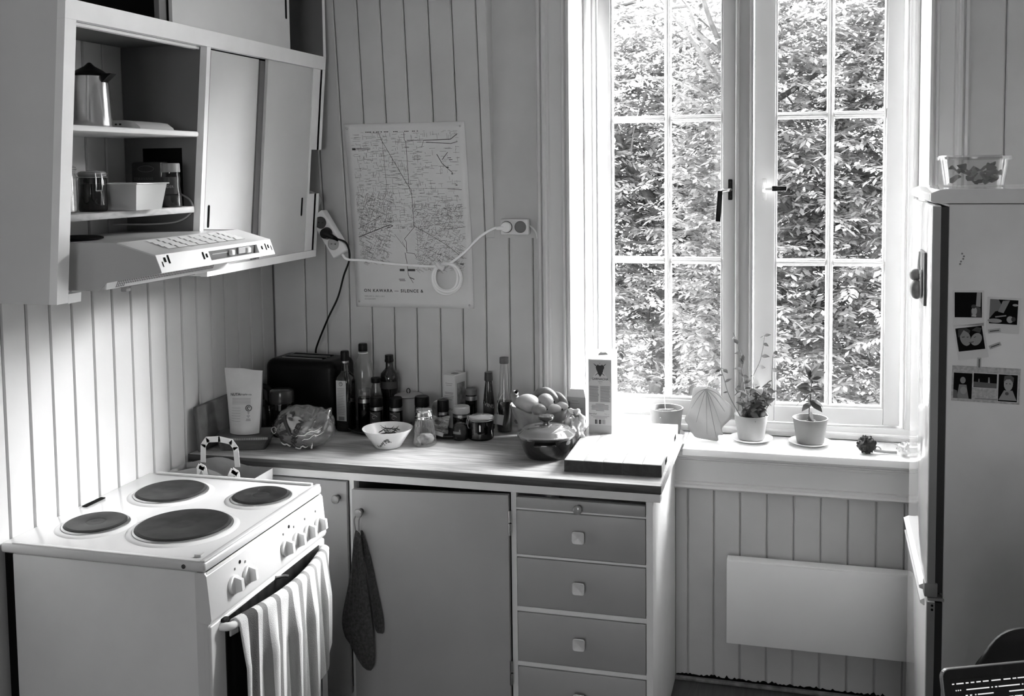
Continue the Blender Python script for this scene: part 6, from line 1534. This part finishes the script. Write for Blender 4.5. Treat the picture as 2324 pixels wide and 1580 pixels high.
    for ex, ez in ((.0, .02), (-.050, .10), (.055, .095), (-.035, .055), (.045, .05), (.030, .012), (-.05, .13), (.055, .13)):
        P = [(base[0]+(ex-base[0])*k/7, dep(base[0]+(ex-base[0])*k/7, base[1]+(ez-base[1])*k/7)-.0012-.0008, base[1]+(ez-base[1])*k/7+.006*math.sin(PI*k/7)*(1 if abs(ex) > .02 else 0)) for k in range(8)]
        tube(bm, P, [.0014*(1-.09*k) for k in range(8)], 5)
    part('veins', bm, leafy('leaf_vein', .34, .2), t, 50, kind='stuff')
    bm = nb(); tube(bm, smooth_path([(-.006, dep(-.006, .158), .158), (.0, .05, .176), (.004, .056, .188)], 4), .0016, 6); part('stalk', bm, LEAFD, t, 50)
    # 2: bushy plant
    saucer('white saucer under the bushy plant', -.140, 3.277, .068)
    t = pot('pale grey pot with a bushy plant and tall bare shoots, middle of the sill', -.141, 3.279, 0, 0, PM); shell(t, .0535, .078, .0068, mat('pot_pale', .27, .45, noise=.05))
    bm = nb(); lathe(bm, [(.0465, .064), (.03, .070), (.001, .071)], 30); part('soil', bm, SOIL, t, 40)
    rr = random.Random(3); SM = leafy('stem_green', .10, .1); L = []
    for k in range(14):
        a = rr.uniform(0, 6.28); r0 = .026*rr.random(); top = Vector((.068*math.cos(a)*rr.uniform(.4, 1.15), .035*math.sin(a), rr.uniform(.12, .185)))
        P = smooth_path([(r0*math.cos(a), r0*math.sin(a), .069), (r0*math.cos(a)*1.3, r0*math.sin(a), .09), tuple(top)], 6); bm = nb(); tube(bm, P, .0013, 5); part('stem', bm, SM, t, 50)
        for i in range(3, len(P)):
            for q in range(1):
                d = Vector((rr.uniform(-1, 1), rr.uniform(-1, .6), rr.uniform(-.35, .5))); L.append((P[i], d, rr.uniform(.026, .038), rr.choice((-1, 1))*rr.uniform(.5, 1.35)))
    for pts in ([(-.02, 0, .07), (-.035, .01, .15), (-.025, .012, .23), (-.040, .012, .30), (-.058, .01, .345)], [(-.03, 0, .07), (-.07, .01, .14), (-.088, .01, .20), (-.098, .01, .228), (-.080, .01, .222)],
                [(.01, 0, .07), (.012, .01, .14), (.005, .01, .20), (.028, .01, .26), (.040, .0, .335), (.028, 0, .333)], [(.03, 0, .07), (.062, .01, .14), (.064, .01, .22), (.070, .01, .285), (.088, .01, .288)],
                [(-.01, .01, .07), (-.022, .012, .17), (-.030, .012, .22), (-.022, .012, .265)], [(.0, .0, .07), (.006, .0, .15), (.004, -.002, .185)]):
        P = smooth_path(pts, 6); bm = nb(); tube(bm, P, [.0015*(1-.5*i/len(P)) for i in range(len(P))], 5); part('shoot', bm, leafy('dry_shoot', .16, .1), t, 50)
        for i in range(7, len(P), 3): L.append((P[i], (rr.uniform(-1, 1), rr.uniform(-.6, .3), rr.uniform(-.2, .6)), rr.uniform(.016, .028), rr.uniform(.4, 1.3)))
    add_leaves(t, L, LEAF)
    bm = nb(); box(bm, .008, .016, .075, .034, .0166, .165); part('plant_card', bm, mat('card_pale', .55, .6), t, 0)
    # 3: small plant
    saucer('white saucer with a painted sprig under the small plant', .041, 3.272, .066, True)
    t = pot('grey pot with a small leafy cutting, right of the bushy plant', .042, 3.274, 0, 0, PM); shell(t, .0545, .078, .0068, PM)
    bm = nb(); lathe(bm, [(.044, .058), (.03, .061), (.001, .062)], 30); part('soil', bm, SOIL, t, 40)
    P = smooth_path([(.0, 0, .060), (-.004, 0, .10), (.0, .004, .15), (.004, .004, .215)], 6); bm = nb(); tube(bm, P, .0017, 6); part('stem', bm, SM, t, 50); L = []
    for i, (dx, dy, dz, l, z) in enumerate(((-1, -.3, -.5, .036, .112), (-.8, -.4, .1, .034, .13), (.9, -.4, .1, .036, .125), (.7, -.5, -.5, .034, .105), (.2, -.7, -.9, .026, .085), (-.3, -.6, .3, .028, .12), (.5, 0, .9, .036, .148), (1, .2, .5, .034, .145), (-.4, .2, .9, .032, .15), (-.9, .3, .4, .036, .14), (.1, -.6, .5, .03, .14), (.9, -.1, -.1, .03, .14), (-.5, -.6, -.4, .03, .118), (.15, -.8, -.8, .022, .07), (.5, -.6, .0, .018, .072))): z = .078+(z-.07)*1.75; L += [((.0, -.002, z), (dx, dy, dz), l*1.5, .5+.8*math.sin(i*2.1)), ((.002, .0, z-.006), (-dx*.8, dy*.6-.2, dz+.1), l*1.3, -.6+.7*math.cos(i*1.7))]
    add_leaves(t, L, LEAF)
    # odds and ends at the right
    t = thing('dried_seed_head', 'dark crumpled dried seed head with a short stalk on the sill', 'dried flower', (.207, 3.205, SZ))
    bm = nb(); ball(bm, (0, 0, .0265), .0245, 26, 18, (1.08, 1, .98), warp=lambda d: 1+.20*math.sin(9*d.x+5*d.z)*math.cos(8*d.y-4*d.z)+.12*math.sin(17*d.x-13*d.y+6*d.z))
    for v in bm.verts: v.co.z = max(v.co.z, .0004)
    part('head', bm, mat('seed_dark', .018, .5, noise=.7, nscale=60), t, 30)
    bm = nb(); tube(bm, [(.022, .0, .010), (.055, .004, .006), (.088, .006, .0055)], .0045, 8); part('stalk', bm, mat('stalk_grey', .35, .6), t, 50)
    t = thing('pan_cover', 'shallow clear glass lid lying at the right end of the sill', 'lid', (.255, 3.290, SZ))
    bm = nb(); lathe(bm, [(.055, 0), (.056, .003), (.045, .010), (.012, .014), (.010, .020), (.001, .021)], 40, cap0=False); part('glass', bm, GLASS, t, 40)
    bm = nb(); tube(bm, [(-.016+.012*math.cos(a), -.050, .003+.010*math.sin(a)) for a in np.linspace(0, PI, 10)], .0025, 6); part('tab', bm, mat('tab_mid', .4, .4), t, 50)
    t = thing('crumpled_wrapper', 'crumpled clear wrapper next to the fridge at the sill end', 'wrapper', (.318, 3.195, SZ))
    bm = nb(); ball(bm, (0, 0, .021), .021, 26, 18, (1, .9, 1), warp=lambda d: 1+.2*math.sin(5*d.x+4*d.z)*math.cos(6*d.y)+.08*math.sin(17*d.x-9*d.z))
    for v in bm.verts: v.co.z = max(v.co.z, .0004)
    part('film', bm, glassy('wrapper_film', .8, .35, .1, haze=.2, hazev=.7), t, 40)
build_sill_items()

# ------------------------------------------------------------------ hanging mitts and the paper bag
def build_mitts():
    K = mat('knit_dark', .075, .95, noise=.35, nscale=140, bump=1.0, bscale=420)
    def conv(u, v): px, py = 760+u/1.95, 1080+v/1.95; return (-1.214+(px-822)*.00137, .718-(py-1152)*.00127-(px-822)*.00006)
    def knit(name, label, poly, y, th, loop, ridges):
        P = [conv(*p) for p in poly]; cx = sum(p[0] for p in P)/len(P); top = max(p[1] for p in P)
        t = thing(name, label, 'mitt', (cx, y, min(p[1] for p in P)), 0, 'knitted mitts on the cupboard knob', world=True)
        Q = [Vector((p[0], 0, p[1])) for p in P]; Q = [Vector(q) for q in smooth_path([(q.x, 0, q.z) for q in Q]+[(Q[0].x, 0, Q[0].z)], 4)][:-1]
        c = Vector((cx, 0, sum(p[1] for p in P)/len(P))); n = len(Q)
        bm = nb()
        # spine following the shape so that rings shrink inside it
        zs = [q.z for q in Q]
        def mid(z):
            xs = []
            for a, b in zip(Q, Q[1:]+Q[:1]):
                if (a.z-z)*(b.z-z) <= 0 and abs(a.z-b.z) > 1e-7: xs.append(a.x+(b.x-a.x)*(z-a.z)/(b.z-a.z))
            return (min(xs), max(xs)) if len(xs) > 1 else (c.x, c.x)
        z0, z1 = min(zs)+.0015, max(zs)-.0015; NV, NU = 60, 22
        for s in (-1, 1):
            def fn(u, v):
                z = z0+(z1-z0)*v; a, b = mid(z); x = a+(b-a)*u; e = math.sin(PI*u)**.5*min(1, (min(v, 1-v)*9+.15))
                rd = .0032*math.sin(2*PI*(u*ridges+v*2.2)) + .0012*math.sin(z*900) if s < 0 else 0
                return (x, y+s*th*e+rd*e, z)
            sheet(bm, fn, NU, NV)
        part('knit', bm, K, t, 60)
        if loop:
            bm = nb(); 
            kx, kz = -1.214, .716
            tube(bm, smooth_path([(kx-.006, y, top-.003), (kx-.008, y-.003, top+.03), (kx-.006, YF-.031, kz-.004), (kx, YF-.031, kz+.0075), (kx+.006, YF-.031, kz-.004), (kx+.006, y-.002, top+.03), (kx+.004, y, top-.003)], 6), .0022, 7); part('hanging_loop', bm, mat('loop_pale', .22, .8), t, 50)
        return t
    a = knit('knitted_mitt', 'dark ribbed knitted mitt hanging in front on the cupboard knob', [(112, 215), (103, 262), (88, 400), (72, 480), (43, 625), (52, 700), (75, 735), (120, 820), (150, 845), (175, 835), (183, 770), (178, 650), (165, 520), (150, 400), (140, 270), (130, 225)], YF-.043, .012, True, 6)
    knit('knitted_mitt', 'second dark knitted mitt hanging behind the front one, right', [(122, 225), (130, 300), (150, 420), (165, 560), (180, 672), (205, 682), (215, 672), (213, 600), (190, 480), (165, 350), (142, 255), (132, 225)], YF-.0245, .006, False, 4)
build_mitts()
def build_paper_bag():
    t = thing('paper_bag', 'grey paper carrier bag with white handles standing between stove and worktop', 'bag', (-1.615, 2.555, FZ+.0005), 0, None, world=True)
    PB = mat('bag_paper', .30, .8, noise=.1, nscale=20); x0, x1, y0, y1, z0 = -1.755, -1.475, 2.505, 2.615, FZ+.0005
    def ring(z, k): return [Vector((x, y+k*math.sin(x*40+y*9)*.006, z+(.012*math.sin(x*22) if k else 0))) for x, y in [(x0+(x1-x0)*i/12, y0) for i in range(12)]+[(x1, y0+(y1-y0)*i/4) for i in range(4)]+[(x1-(x1-x0)*i/12, y1) for i in range(12)]+[(x0, y1-(y1-y0)*i/4) for i in range(4)]]
    bm = nb(); R = [[bm.verts.new(p) for p in ring(z, k)] for z, k in ((z0, 0), (.5, .5), (.845, 1))]
    for a, b in zip(R, R[1:]):
        for i in range(len(a)): bm.faces.new((a[i], a[(i+1) % len(a)], b[(i+1) % len(a)], b[i]))
    bm.faces.new(R[0][::-1]); part('bag_body', bm, PB, t, 30)
    HP = mat('handle_paper', .70, .7)
    for y, xs in ((2.606, (-1.692, -1.585)), (2.508, (-1.66, -1.53))):
        a, b = xs; h = .915 if y > 2.55 else .868
        pts = [(a-.002, .845), (a, h-.022), (a+.014, h-.004), ((a+b)/2, h), (b-.014, h-.006), (b, h-.024), (b+.004, .838)]
        if y < 2.55: pts = [(a, .83), (a+.02, .862), (a+.03, .858), (a+.04, .83), (b-.02, .83), (b-.006, .856), (b+.006, .85), (b+.008, .826)]
        bm = nb(); w = .0085
        for (xa, za), (xb, zb) in zip(pts, pts[1:]):
            d = Vector((xb-xa, 0, zb-za)).normalized(); nn = Vector((-d.z, 0, d.x))*w
            A, B = Vector((xa, y, za)), Vector((xb, y, zb)); e = d*.003
            vs = [bm.verts.new(p) for p in (A-nn-e, B-nn+e, B+nn+e, A+nn-e)]; bm.faces.new(vs)
        part('handle', bm, HP, t, 0, mods={'solid': .0012})
build_paper_bag()
